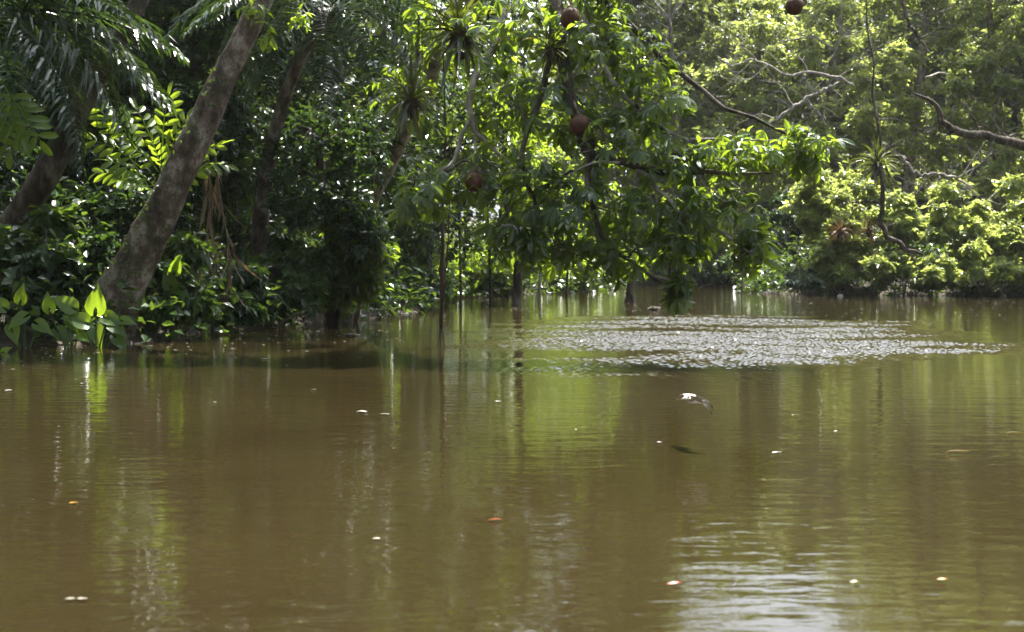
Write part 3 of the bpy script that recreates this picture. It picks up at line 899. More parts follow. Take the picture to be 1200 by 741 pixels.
# ================================================================== the pod tree that overhangs the river
b = foot(402, 372, 31.3)
pod = thing('pod_tree', 'overhanging tree with hand shaped leaves and brown round pods reaching across the river', 'tree', b)
tr = root_path(b, (412, 310, 31), (430, 245, 30.5), (455, 195, 29.5), (490, 120, 27.5), (530, 30, 25), (570, -60, 22.6), (610, -130, 20.6))
solid('trunk', tube(tr, [.24, .21, .19, .17, .15, .14, .13, .11, .09], 12, n=44, bump=.06), M_PALE, pod, smooth=True)
LIMBS = [
    ([(570, -60, 22.6), (590, -20, 20.5), (585, 30, 19.2), (557, 90, 18.6), (551, 140, 18.4), (572, 168, 18.3), (600, 190, 18.2)], [.08, .06, .05, .045, .035, .025, .012], M_PALE),
    ([(551, 140, 18.4), (530, 190, 18.3), (500, 225, 18.2), (478, 245, 18.2)], [.03, .024, .016, .008], M_PALE),
    ([(610, -130, 20.6), (640, -50, 19), (655, 40, 18.4), (668, 110, 18), (690, 176, 17.8), (740, 192, 17.6), (800, 203, 17.5), (905, 203, 17.3)], [.11, .10, .09, .075, .06, .05, .04, .012], M_BARKD),
    ([(640, -50, 19), (690, 40, 18.3), (715, 92, 18), (738, 118, 17.9), (775, 150, 17.8), (810, 165, 17.7)], [.05, .04, .036, .03, .02, .01], M_PALE),
    ([(690, 176, 17.8), (694, 240, 17.7), (715, 290, 17.6), (760, 320, 17.5), (792, 348, 17.4)], [.045, .035, .026, .018, .008], M_BARKD),
    ([(640, -50, 19), (740, 30, 18.5), (800, 90, 18.2), (880, 140, 18), (968, 170, 17.8)], [.06, .045, .035, .022, .010], M_BARKD),
    ([(610, -130, 20.6), (720, -110, 19.4), (830, -70, 18.4), (931, -40, 17.6), (1010, -40, 17)], [.08, .06, .045, .03, .012], M_BARKD),
    ([(655, 40, 18.4), (632, 120, 18.2), (612, 190, 18), (640, 260, 17.9), (690, 310, 17.8)], [.045, .04, .032, .022, .01], M_BARKD),
    ([(740, 192, 17.6), (790, 240, 17.4), (840, 270, 17.3), (880, 295, 17.2)], [.03, .022, .015, .007], M_PALE),
    ([(530, 30, 25), (500, 50, 22), (480, 100, 20.5), (470, 160, 20)], [.06, .05, .035, .012], M_BARKD),
    ([(612, 190, 18), (590, 235, 17.9), (620, 290, 17.8)], [.025, .018, .008], M_BARKD),
]
for pts, r, m in LIMBS:
    solid('branch', tube(path(*pts), r, 7, n=5 * len(pts), wander=.022, bump=.05), m, pod, smooth=True)
PC = blobs((600, 40, 70, 45, 18.8, .9), (690, 40, 55, 45, 18.3, .9), (745, 75, 50, 45, 18.3, .7), (760, 120, 50, 40, 18, .7), (650, 130, 70, 45, 18.3, .8), (580, 130, 55, 55, 18.9, .8), (720, 170, 70, 45, 17.9, .7),
           (800, 190, 55, 30, 17.7, .6), (870, 180, 60, 30, 17.6, .6), (940, 172, 45, 28, 17.6, .5), (560, 205, 55, 42, 18.3, .7), (498, 225, 42, 34, 18.2, .6), (620, 220, 60, 45, 18, .7), (690, 240, 65, 45, 17.8, .7),
           (770, 240, 60, 40, 17.6, .6), (840, 245, 50, 34, 17.4, .5), (880, 292, 28, 24, 17.3, .35), (790, 290, 38, 30, 17.5, .5), (795, 338, 16, 24, 17.4, .25), (720, 295, 50, 32, 17.7, .5), (650, 292, 50, 28, 17.9, .5), (600, 275, 40, 26, 18, .5),
           (520, 40, 50, 45, 21, .9), (470, 110, 40, 40, 20.6, .7), (535, -60, 65, 40, 20.5, 1), (715, -70, 40, 40, 19.3, .9), (800, -75, 60, 28, 18.8, .7), (470, -50, 60, 40, 23.5, .9), (700, -10, 50, 30, 18.8, .8))
LP = np.concatenate([smooth_path(path(*q_[0]), 40) for q_ in LIMBS])
for (c_, r_) in PC:
    for _ in range(2):
        e = c_ + ball(1)[0] * r_ * .8
        s_ = LP[np.argmin(np.linalg.norm(LP - (c_ + ball(1)[0] * .5), axis=1))]
        L_ = np.linalg.norm(e - s_)
        if L_ > .3:
            m_ = (s_ + e) / 2 + np.array([0, 0, .14]) * L_ + rng.normal(0, .08, 3) * L_
            solid('branch', tube([s_, m_, e], [.022, .015, .006], 5, n=10, wander=.02 * L_), M_PALE if rng.random() < .5 else M_BARKD, pod, smooth=True)
PW = [34, 34, 26, 26, 36, 30, 34, 24, 26, 22, 26, 24, 30, 34, 30, 22, 12, 18, 12, 26, 26, 18, 22, 16, 30, 26, 16, 20, 22]
order_all = []
for (c, r), n in zip(PC, PW):
    n = int(n * 1.28)
    d = ball(n); f = rng.uniform(.1, 1, n) ** (1 / 2.2)
    p = c + d * r * f[:, None]
    out = unit(d * np.array([1, 1, .5]) + rng.normal(0, .5, (n, 3)) + np.array([0, -.1, -.45]))
    nn = np.array([0, -.15, 1.0]) + d * .4 + rng.normal(0, .38, (n, 3))
    order_all += [(p[i], out[i], unit(nn[i]), rng.uniform(.15, .27), c) for i in range(n)]
rng.shuffle(order_all)
order_all.sort(key=lambda q_: q_[0][1] + (0 if q_[0][2] < 4.8 else 6))
NP = 270
rest = {k: [] for k in range(5)}
tw_a, tw_b = [], []
for i, (p, a, n_, s, c) in enumerate(order_all):
    k = int(rng.integers(0, 5))
    F_ = frames(a[None], n_[None])[0]
    if i < NP:
        place('leaf', PALMATE[k][0], pod, p, F_, s)
    else:
        rest[k].append((p, F_, s))
    st = p + F_ @ np.array([0, -.9, -.12]) * s
    tw_a.append(c + (st - c) * rng.uniform(.2, .5)); tw_b.append(st)
parts = []
for k, rows in rest.items():
    V, F = PALMATE[k][1]
    P_ = np.array([r[0] for r in rows]); M = np.array([r[1] for r in rows]) * np.array([r[2] for r in rows])[:, None, None]
    W = np.einsum('nij,kj->nki', M, V) + P_[:, None]
    parts.append((W.reshape(-1, 3), (np.arange(len(rows))[:, None, None] * len(V) + F[None]).reshape(-1, 3)))
solid('foliage', join(parts), M_POD, pod, 'stuff')
solid('twig', needles(np.array(tw_a), np.array(tw_b), np.full(len(tw_a), .008), .005), M_TWIG, pod, 'stuff')
# smaller simple leaves of the young shoots between the big ones
pos, ax, nr, sz, tw = clump_leaves([c[0] for c in PC], [c[1] * np.array([1.02, 1, 1.02]) for c in PC], 32, 6, .15, .35, .004, .3, .55)
solid('shoot_leaves', spread(LEAF, pos, ax, nr, sz), M_POD, pod, 'stuff')
solid('shoot', needles(*tw), M_TWIG, pod, 'stuff')

# the pods
def pod_fruit(px, py, Y, rpx, label, up):
    Y += .3
    c = at(px, py, Y)
    r = rpx * Y / FPX
    t = thing('seed_pod', label, 'fruit', c, 'brown pods of the overhanging tree')
    n, s = 14, 18
    th = np.linspace(0, math.pi, n)[:, None]; ph = np.linspace(0, 2 * math.pi, s, endpoint=False)[None]
    rr = r * (1 + .025 * np.cos(5 * ph) * np.sin(th) + .05 * np.cos(2 * ph + px) * np.sin(th) ** 2 + .04 * np.sin(ph + py) * np.sin(2 * th)) * (1 + .022 * rng.normal(size=(n, s)) * (np.sin(th) > .05))
    V = np.stack([rr * np.sin(th) * np.cos(ph), rr * np.sin(th) * np.sin(ph), rr * 1.1 * np.cos(th) + 0 * ph], -1).reshape(-1, 3)
    i = np.arange(n - 1)[:, None] * s; j = np.arange(s)[None]; k = (j + 1) % s
    F = np.stack([i + j, i + s + j, i + s + k, i + k], -1).reshape(-1, 4)
    solid('skin', (V + c, F), M_FRUIT, t, smooth=True)
    e = at(*up)
    sk = solid('stalk', tube([c + np.array([0, 0, r * .95]), (c + e) / 2 + np.array([.02, 0, .1 * r]), e], [.022, .015, .016], 6, n=8), M_TWIG, t, smooth=True)
    solid('calyx', tube([c + np.array([0, 0, r * 1.2]), c + np.array([0, 0, r * 1.02])], [.025, .05], 8, n=3), M_ROOT, sk, smooth=True)
pod_fruit(668, 21, 17.6, 11.5, 'brown pod high in the leaves at the top of the overhanging tree', (655, -20, 18.6))
pod_fruit(679, 147, 17.3, 11.5, 'brown pod hanging in the middle of the crown above the dark horizontal branch', (672, 118, 17.9))
pod_fruit(555, 213, 17.6, 11, 'brown pod hanging low in the crown just above the thin hanging roots', (556, 160, 18.3))
pod_fruit(931, 7, 16.8, 10, 'brown pod hanging alone against the bright far bank trees', (931, -42, 17.5))

# epiphytes on the overhanging branches
GB = 'bromeliads perched on overhanging branches'
bromeliad('big dark bromeliad at the top with yellow lower leaves', at(540, 42, 19.2), .95, M_BROM, 52, GB, hang=.6)
bromeliad('bromeliad with pale upright tips and a hanging black root ball', at(482, 118, 19.2), .72, M_BROM, 46, GB, hang=.7, up=.7)
bromeliad('small dark bromeliad wedged among the pod tree leaves near the top pod', at(645, 58, 18.0), .48, M_BROM, 30, GB)
bromeliad('bromeliad half hidden behind the middle pod', at(694, 168, 18.1), .30, M_BROM, 18, GB)

# hanging aerial roots
def hanging_root(label, pts, r, prongs=0, mat=M_ROOT):
    c = path(*pts)
    t = thing('hanging_root', label, 'hanging root', c[0], 'roots hanging down to the water')
    rt = solid('root', tube(c, r, 6, n=24, wander=.012, bump=.08), mat, t, smooth=True)
    for k in range(prongs):
        a = 2.1 * k + .4
        e = c[-1] + np.array([math.cos(a) * .055, math.sin(a) * .055, -.34])
        solid('root_tip', tube([c[-1] + np.array([0, 0, .06]), (c[-1] + e) / 2 + np.array([math.cos(a) * .012, 0, 0]), e], [.012, .009, .006], 5, n=7), mat, rt, smooth=True)
hanging_root('thick dark hanging root whose split tips touch the water', [(519, 60, 20.2), (522, 150, 20.3), (519, 250, 20.4), (518, 330, 20.4), (517, 384, 20.4)], [.012, .014, .020, .042, .028], 4)
hanging_root('second root string hanging close beside the thick dark one', [(530, 120, 20.2), (527, 220, 20.2), (525, 300, 20.2), (520, 345, 20.3), (518, 375, 20.35)], [.008, .010, .011, .012, .012])
hanging_root('fine straight root hanging near the dark bank recess', [(506, 150, 21), (508, 260, 21), (509, 350, 21), (509, 372, 21)], [.004, .005, .004])
hanging_root('fine pale root hanging from the far end of the pod tree', [(868, 270, 17.3), (868, 300, 17.3), (869, 338, 17.3)], [.006, .007, .010], 0, M_DRY)

# ================================================================== flooded trees in the middle
GM = 'thin trees standing in the flooded inlet'
def flood_tree(label, px, Y, top_py, r, rows, bark=M_BARKD, mat=M_MID, lean=0, leaf=.2, twigs=36):
    p = on_water(px, 345) * 0 + at(px, 345, Y)
    b = np.array([p[0], p[1], gz(p[0], p[1])])
    pts = [b, np.array([p[0], p[1], .3]), at(px + lean * .5, (330 + top_py) / 2, Y), at(px + lean, top_py, Y)]
    cl = blobs(*[(a, b_, c, d, e, c * e / FPX * .9) for a, b_, c, d, e in rows])
    return crown_tree('swamp_tree', label, b, pts, [r * 1.15, r, r * .8, r * .4], cl, leaf, mat, bark, twigs=twigs, per=8, tpl=LEAF, group=GM, twig_r=.006)
flood_tree('thickest flooded trunk standing dark in the middle of the inlet', 606, 39, 200, .13, ((600, 215, 42, 30, 39), (640, 235, 40, 28, 39.5), (570, 240, 40, 28, 40), (610, 180, 46, 30, 40), (650, 300, 28, 22, 39)), lean=6)
flood_tree('thin flooded trunk standing just left of the thickest one', 575, 42, 190, .045, ((560, 270, 36, 26, 42), (590, 300, 24, 22, 42), (545, 230, 40, 30, 43), (575, 180, 40, 30, 43)), lean=-6)
flood_tree('slim flooded trunk close to the thick hanging root', 540, 44, 170, .045, ((535, 300, 30, 26, 44), (510, 260, 34, 30, 44), (550, 200, 40, 34, 45), (520, 160, 44, 34, 45)), lean=-4)
flood_tree('pale slim flooded stem leaning to the right of the thickest one', 632, 44, 190, .045, ((640, 270, 34, 26, 44), (670, 300, 26, 22, 44), (660, 230, 40, 30, 45), (640, 180, 44, 30, 45)), lean=14, bark=M_PALE)
flood_tree('slender flooded tree in front of the open channel', 664, 47, 200, .04, ((680, 270, 34, 26, 47), (700, 305, 28, 18, 47), (700, 230, 40, 30, 48), (690, 190, 40, 30, 48)), lean=10)
flood_tree('leafy flooded tree at the back of the inlet', 590, 48.5, 130, .12, ((590, 150, 60, 40, 49), (540, 130, 50, 40, 49), (640, 140, 55, 40, 49), (600, 220, 60, 40, 49), (560, 310, 40, 24, 49), (620, 315, 40, 20, 49), (520, 330, 26, 14, 47)), twigs=60, leaf=.24)
# a stump with roots and a few drooping leaves
p = on_water(738, 354)
st = thing('tree_stump', 'dark rooted stump with drooping leaves standing alone in open water', 'stump', (p[0], p[1], -.4))
solid('trunk', tube([p - np.array([0, 0, .4]), p + np.array([0, 0, .3]), p + np.array([.04, 0, .85]), p + np.array([.0, 0, 1.5])], [.16, .10, .09, .05], 9, n=16, bump=.15), M_BARKD, st, smooth=True)
for k in range(6):
    a = k * 1.05
    e = p + np.array([math.cos(a) * .2, math.sin(a) * .2, -.25])
    solid('root', tube([p + np.array([.02, 0, .45]), (p + e) / 2 + np.array([math.cos(a) * .05, math.sin(a) * .05, .08]), e], [.04, .03, .025], 5, n=8), M_BARKD, st, smooth=True)
pos, ax, nr, sz, tw = clump_leaves([p + np.array([0, 0, 1.3])], [np.array([.6, .5, .45])], 22, 7, .2, .6)
solid('foliage', spread(LEAF, pos, ax, nr, sz), M_MID, st, 'stuff')
solid('twig', needles(*tw), M_TWIG, st, 'stuff')

# ================================================================== far and right bank
def far_tree(label, px, Y, trunk, r, rows, mat, bark=M_TWIG, leaf=.24, twigs=44, per=8, name='riverside_tree', group='trees crowding the far bank', twig_r=.014, flat=.55, n_extra=0, shell=.5):
    back = 5 if Y < 62 else 0
    Y += back
    trunk = [(p_[0], p_[1], p_[2] + back) for p_ in trunk]
    rows = [(*r_[:4], r_[4] + back) for r_ in rows]
    b = foot(px, 340, Y)
    tr = root_path(b, *trunk)
    rows = list(rows)
    for a, b_, c, d, e in list(rows):
        rows.append((a + rng.normal(0, 22), b_ + rng.normal(0, 20), c * rng.uniform(.7, 1.1), d * rng.uniform(.7, 1.1), e + rng.uniform(-1.3, 2.4)))
    cl = blobs(*[(a, b_, c, d, e, c * e / FPX) for a, b_, c, d, e in broken(rows)])
    twigs = int(twigs * .56)
    return crown_tree(name, label, b, tr, r, cl, leaf * 1.1, mat, bark, twigs=twigs, per=per, tpl=LEAF_FAR, group=group, twig_mat=M_TWIGP, twig_r=twig_r, flat=flat, limb_r=.5, shell=shell)
far_tree('hazy grey green twiggy tree at the back of the channel', 800, 72, ((800, 240, 72), (790, 120, 72), (785, 20, 72)), [.3, .26, .2, .08],
         ((780, 20, 50, 40, 72), (830, 50, 45, 40, 72), (760, 90, 45, 45, 72), (810, 110, 50, 40, 71), (780, 170, 60, 40, 71), (840, 170, 50, 40, 70.5), (790, 240, 60, 40, 70), (850, 250, 50, 40, 70), (740, 30, 40, 45, 73), (770, -40, 45, 26, 73), (700, 0, 45, 45, 74), (740, -30, 45, 40, 74), (700, 80, 45, 45, 74), (820, -20, 45, 30, 73)), M_FARG, leaf=.26, twigs=52, per=6)
far_tree('yellow green tree with bare grey branches right of the grey twiggy one', 875, 66, ((872, 250, 66), (880, 150, 66), (890, 60, 66)), [.3, .26, .2, .08],
         ((880, 40, 50, 36, 66), (930, 30, 45, 36, 66), (850, 90, 46, 30, 65), (905, 95, 46, 36, 65), (870, 145, 50, 34, 64.5), (930, 150, 45, 36, 64), (880, 210, 55, 40, 64), (860, 275, 45, 30, 64.5), (900, -10, 50, 26, 66.5)), M_FAR, leaf=.24, twigs=46)
far_tree('airy tree with pale crooked limbs in the middle of the far bank', 945, 60, ((950, 260, 60), (958, 170, 59.5), (975, 90, 59), (985, 30, 59)), [.26, .22, .18, .13, .06],
         ((985, 30, 46, 34, 59), (1030, 60, 40, 34, 58), (960, 100, 40, 30, 58.5), (1010, 120, 40, 34, 58), (945, 170, 40, 34, 58.5), (1000, 180, 44, 34, 58), (960, 240, 50, 36, 58.5), (930, 60, 36, 28, 59.5), (980, -20, 50, 26, 60)), M_FAR, leaf=.22, twigs=42)
far_tree('round topped tree with fresh green leaves above the red bromeliads', 1060, 56, ((1062, 260, 56), (1070, 170, 56), (1080, 80, 56), (1085, 20, 56), (1090, -110, 56.5)), [.26, .24, .2, .14, .06],
         ((1080, 20, 50, 36, 56), (1120, 60, 42, 34, 55), (1050, 60, 40, 34, 55.5), (1090, 110, 46, 34, 55), (1045, 140, 40, 34, 55), (1120, 160, 44, 34, 54), (1070, 200, 50, 36, 54.5), (1090, -40, 60, 36, 56.5), (1040, -20, 46, 30, 57), (1080, -85, 60, 36, 57)), M_FAR, leaf=.22, twigs=46)
far_tree('bright leafy tree filling the upper right corner', 1165, 54, ((1168, 260, 54), (1170, 160, 54), (1165, 60, 54), (1160, 0, 54), (1170, -130, 54)), [.3, .26, .22, .16, .06],
         ((1150, 20, 46, 36, 53), (1190, 50, 42, 36, 52), (1140, 90, 42, 34, 52.5), (1185, 120, 40, 36, 52), (1215, 20, 40, 40, 53), (1160, -40, 60, 34, 54), (1180, 190, 44, 36, 51.5), (1140, 130, 30, 26, 53), (1220, 150, 40, 50, 52), (1230, -40, 50, 40, 54), (1170, -100, 60, 40, 54)), M_FAR, leaf=.23, twigs=46)
far_tree('tall dark leaved tree beyond the right picture edge', 1290, 52, ((1290, 250, 52), (1285, 140, 52), (1290, 20, 52), (1290, -80, 52)), [.34, .3, .26, .2, .08],
         ((1290, 20, 60, 46, 52), (1260, 100, 40, 44, 51), (1320, 110, 50, 50, 52), (1280, 190, 50, 46, 51), (1290, -80, 70, 50, 52), (1240, -110, 60, 40, 53), (1250, 250, 40, 40, 50.5), (1310, 270, 40, 40, 50.5)), M_MID, M_BARKD, leaf=.24, twigs=46)
# low trees and bushes that hang over the far water
GW = 'bushes hanging over the far waterline'
def far_bush(label, px, Y, rows, mat, leaf=.26, twigs=44, per=8):
    b = foot(px, 340, Y)
    rows = list(rows)
    for a, b_, c, d, e in list(rows):
        rows.append((a + rng.normal(0, 14), min(b_ + rng.normal(8, 16), 328), c * rng.uniform(.7, 1.0), d * rng.uniform(.7, 1.0), e + rng.uniform(.6, 1.6)))
    rows = [(a, b_, c, d, e - (1.3 if b_ > 298 and e < 52 else 0) - (1.2 if e < 52 else 0)) for a, b_, c, d, e in rows]
    cl = blobs(*[(a, min(b_, 331), c, d, e, c * e / FPX) for a, b_, c, d, e in broken(rows, 4, .5, .5)])
    twigs = int(twigs * .66)
    return shrub(label, b, cl, mat, leaf, twigs, per, LEAF_FAR, 0, GW, 'waterside_bush', droop=.3, twig_mat=M_TWIGP, cat='bush')
far_bush('bush with a lit upper shelf of leaves beside the dark cave at the far waterline', 985, 51.5, ((975, 215, 34, 24, 50.5), (1005, 235, 34, 22, 50), (960, 255, 26, 22, 50.5), (990, 280, 34, 26, 50), (1000, 315, 30, 20, 50.3), (962, 300, 22, 24, 50.8)), M_FAR)
far_bush('bush below the hanging bromeliad stem with a bare branch through it', 1060, 50.6, ((1050, 245, 34, 22, 49.5), (1080, 265, 34, 22, 49), (1050, 290, 34, 24, 49.3), (1075, 315, 34, 18, 49), (1035, 320, 26, 16, 49.5)), M_FAR)
far_bush('dense bush hanging over dark water between the branchy bush and the right corner', 1125, 50, ((1115, 240, 34, 26, 49), (1145, 260, 34, 24, 48.6), (1120, 285, 36, 24, 48.5), (1150, 305, 34, 22, 48.4), (1110, 318, 30, 16, 48.5)), M_FAR)
far_bush('bright bush at the right picture edge above the water', 1190, 49.6, ((1185, 225, 36, 30, 49), (1215, 260, 36, 34, 48.5), (1180, 280, 34, 26, 48.4), (1200, 315, 36, 18, 48), (1165, 318, 24, 14, 48.2)), M_FAR)
far_bush('dim bush at the back of the open channel', 800, 71.5, ((780, 300, 50, 22, 70.5), (830, 295, 50, 26, 70), (740, 300, 50, 22, 71), (800, 320, 50, 12, 70)), M_MID, .26)
far_bush('shaded bush behind the pod tree tip at the channel mouth', 880, 68, ((880, 290, 40, 24, 67), (910, 270, 36, 30, 65), (860, 315, 40, 14, 67.5), (905, 310, 30, 20, 66)), M_DARK, .26)  # dark leaf colour stands in for the shade of the recess
far_bush('dark bush overhanging the black cave of the far bank', 935, 58, ((925, 255, 30, 26, 57), (945, 235, 30, 26, 57), (935, 290, 34, 24, 58.5), (930, 320, 36, 14, 59)), M_DARK, .24)
far_bush('pale lit bush along the back of the flooded inlet', 560, 50.5, ((545, 325, 36, 14, 50), (580, 318, 36, 18, 50.2), (520, 318, 30, 16, 48)), M_MID, .26)
far_bush('lit bush behind the slender flooded tree at the channel side', 660, 53, ((640, 322, 36, 16, 52), (680, 318, 36, 18, 54), (705, 322, 28, 14, 56)), M_MID, .26)
far_bush('low bush hiding the mud beside the dark cave', 925, 53, ((915, 326, 30, 12, 52.5), (945, 328, 30, 10, 50.5), (900, 318, 26, 14, 55)), M_DARK)  # shade of the recess put into the leaf colour
far_bush('small bush standing low at the right corner of the far waterline', 1245, 47.2, ((1240, 300, 34, 28, 46.8), (1265, 270, 34, 36, 47)), M_FAR)

# bare crooked branches that reach out of the bank
def bare_branch(label, pts, r, twigs, mat, n=34):
    c = path(*pts)
    t = thing('bare_branch', label, 'branch', c[0], 'bare branches of the far bank')
    solid('limb', tube(c, r, 7, n=n, wander=.05, bump=.1), mat, t, smooth=True)
    pts_all = [smooth_path(c, 30)]
    for tp in twigs:
        sb = path(*tp)
        solid('side_branch', tube(sb, [r[-1] * .9 + .01, r[-1] * .6, .008], 5, n=12, wander=.03), mat, t, smooth=True)
        pts_all.append(smooth_path(sb, 24))
    # fine dead twigs forking off
    al = np.concatenate(pts_all)
    A_ = al[rng.integers(0, len(al), 46)]
    d_ = ball(46) * np.array([1, .5, .8]) + np.array([-.25, 0, .25])
    B_ = A_ + d_ * rng.uniform(.25, 1.0, (46, 1))
    A2 = A_ + (B_ - A_) * rng.uniform(.3, .8, (46, 1))
    B2 = A2 + (unit(d_) + ball(46) * .8) * rng.uniform(.15, .6, (46, 1))
    solid('twig', join([needles(A_, B_, np.full(46, .014), .006), needles(A2, B2, np.full(46, .009), .005)]), mat, t, 'stuff')
bare_branch('thick dark crooked limb reaching in from the right picture edge', [(1260, 190, 49), (1205, 172, 47), (1165, 162, 46), (1130, 156, 45.5), (1108, 147, 45), (1097, 126, 45), (1072, 110, 45)], [.22, .18, .15, .13, .11, .08, .03],
            [[(1150, 160, 45.8), (1135, 130, 45.6), (1115, 108, 45.5)], [(1120, 153, 45.2), (1100, 160, 45), (1075, 150, 45)], [(1190, 168, 46.6), (1165, 145, 46), (1150, 120, 46)]], M_BARKD)
bare_branch('upright dark stem carrying the hanging bromeliad down to the water side bush', [(1012, -70, 47.5), (1018, 20, 47), (1025, 100, 46.5), (1030, 180, 46), (1033, 240, 45.8), (1036, 272, 45.7), (1060, 290, 45.5), (1082, 300, 45.5)], [.018, .022, .035, .06, .08, .09, .08, .04],
            [[(1030, 180, 46), (1050, 215, 45.8), (1075, 228, 45.5)], [(1034, 240, 45.8), (1010, 236, 45.5), (985, 240, 45.5)]], M_BARKD)
bare_branch('long pale horizontal branch across the far bank crowns', [(1000, 100, 56), (965, 86, 56), (920, 86, 56), (885, 68, 56.5), (860, 78, 57), (845, 70, 57)], [.065, .06, .05, .04, .03, .012],
            [[(920, 86, 56), (900, 62, 56), (868, 50, 56)], [(900, 76, 56), (870, 96, 56), (838, 88, 56)], [(950, 86, 56), (930, 60, 56), (905, 40, 56)], [(980, 92, 56), (1010, 70, 56), (1030, 40, 56)], [(885, 68, 56.5), (850, 40, 56), (820, 20, 56)], [(965, 86, 56), (985, 50, 56), (1000, 30, 56)], [(885, 68, 56.5), (850, 100, 56), (815, 128, 56)], [(940, 86, 56), (960, 120, 55.5), (985, 140, 55)]], M_TWIGP)
bare_branch('tangle of grey twigs rising slantwise above the pod tree tip', [(900, 150, 55), (930, 125, 55), (960, 108, 55), (985, 95, 55)], [.05, .07, .06, .03],
            [[(930, 125, 55), (915, 100, 55), (890, 95, 55)], [(945, 116, 55), (960, 135, 55), (975, 160, 55)], [(915, 138, 55), (885, 135, 55), (860, 150, 55)]], M_TWIGP)
bare_branch('pale crooked dead branches in the dark gap above the right bush', [(1140, 220, 46.3), (1105, 205, 46), (1075, 203, 46), (1055, 180, 46)], [.035, .05, .04, .015],
            [[(1105, 205, 46), (1085, 225, 46), (1098, 250, 45.8)], [(1120, 210, 46), (1150, 190, 46), (1165, 175, 46)], [(1090, 204, 46), (1070, 230, 46), (1045, 232, 46)], [(1130, 214, 46), (1150, 232, 46), (1175, 240, 46)]], M_TWIGP)
bare_branch('thin dark leafless stems in front of the upper right tree', [(1055, -20, 50), (1062, 20, 50), (1078, 45, 50), (1090, 65, 50)], [.07, .06, .05, .02],
            [[(1062, 20, 50), (1085, 16, 50), (1110, 14, 50)], [(1078, 45, 50), (1105, 30, 50), (1130, 6, 50)], [(1070, 30, 50), (1045, 50, 50), (1015, 62, 50)]], M_BARKD)
GF = 'bromeliads on the far bank branches'
bromeliad('brown bromeliad hanging on the upright stem of the far bank', at(1028, 194, 45.7), 1.05, M_BROM, 52, GF, hang=.5, up=.75)
bromeliad('red bromeliad beside the dark cave at the far bank', at(984, 272, 45.6), .6, M_BROMR, 40, GF, hang=.3)
bromeliad('red bromeliad at the elbow of the upright stem', at(1018, 271, 45.4), .62, M_BROMR, 40, GF, hang=.3)
# stick and pale stone at the far waterline
c = at(869, 318, 46)
p = at(869, 330, 46)
t = thing('mooring_stick', 'thin reddish stick standing upright in the far channel', 'stick', (p[0], p[1], -.3))
solid('pole', tube([(p[0], p[1], -.3), (p[0] + .02, p[1], .4), (p[0] + .05, p[1], 1.05)], [.03, .028, .02], 6, n=8), M_DRY, t, smooth=True)
M_STONE = plain_material('pale stone', (.42, .41, .38), .8, (.6, .59, .56), 12, .4)
for px, py, s, lab in ((985, 338, .10, 'small white stone at the far waterline beside the dark cave'), (1177, 340, .08, 'small white stone at the right end of the far waterline')):
    q_ = at(px, 343, 47.4)
    V, F = tube([np.array([q_[0], q_[1], -.05]), np.array([q_[0], q_[1], .0]), np.array([q_[0] + .02, q_[1], s * .7])], [s, s * 1.1, s * .5], 8, n=7, bump=.12)
    t = solid('stone', (V, F), M_STONE, smooth=True)
    tag(t, lab, 'stone', 'white stones at the far waterline')

# ------------------------------------------------------------------ masses nobody could count
# leaf mass of the woods behind, on rising ground
n = 3000
a = rng.uniform(-110, 120, n); d = rng.uniform(80, 118, n)
low = ((a > 11) & (a < 24)) | ((a > .8) & (a < 4.6))
h = np.where(low, rng.uniform(.3, 1, n) * np.where(a < 6, 13, 16.5), rng.uniform(.3, 1, n) * np.where(a > 0, 27, 21))
k = a < -1
d[k] = rng.uniform(50, 112, k.sum())
# the same woods closing the river behind and beside the viewer
n2 = 1500
a2 = rng.uniform(-75, 80, n2); d2 = rng.uniform(-70, 62, n2)
k = (a2 < -13 - .0 * d2) & (d2 < 22) | (d2 < -30) | (a2 > 27) & (d2 < 60)
a2, d2 = a2[k], d2[k]
k3 = 520
a = np.concatenate([a, rng.uniform(6, 50, k3)]); d = np.concatenate([d, rng.uniform(77, 98, k3)]); h = np.concatenate([h, rng.uniform(5, 16.5, k3)])
k4 = 260
a = np.concatenate([a, rng.uniform(3, 42, k4)]); d = np.concatenate([d, rng.uniform(72, 82, k4)]); h = np.concatenate([h, rng.uniform(.2, 6.5, k4)])
a = np.concatenate([a, a2]); d = np.concatenate([d, d2]); h = np.concatenate([h, rng.uniform(.3, 17, len(a2))])
k = river_distance(a, d) > 2.5
a, d, h = a[k], d[k], h[k]; n = len(a)
gzv = ground_height(a, d)
C = np.stack([a, d, gzv + h], -1)
pos, ax, nr, sz, tw = clump_leaves(C, np.tile([3.6, 2.6, 2.4], (n, 1)), 22, 6, .62, .25, .02, .3, .6)
solid('far_forest', spread(LEAF_MIN, pos, ax, nr, sz), M_FARG, kind='stuff')
sel = rng.permutation(n)[:400]
tb = C[sel].copy(); tb[:, 2] = gzv[sel] - .3
solid('far_forest_stems', needles(tb, C[sel] + np.array([0, 0, 2.0]), np.full(400, .22), .08), M_BARK, kind='stuff')
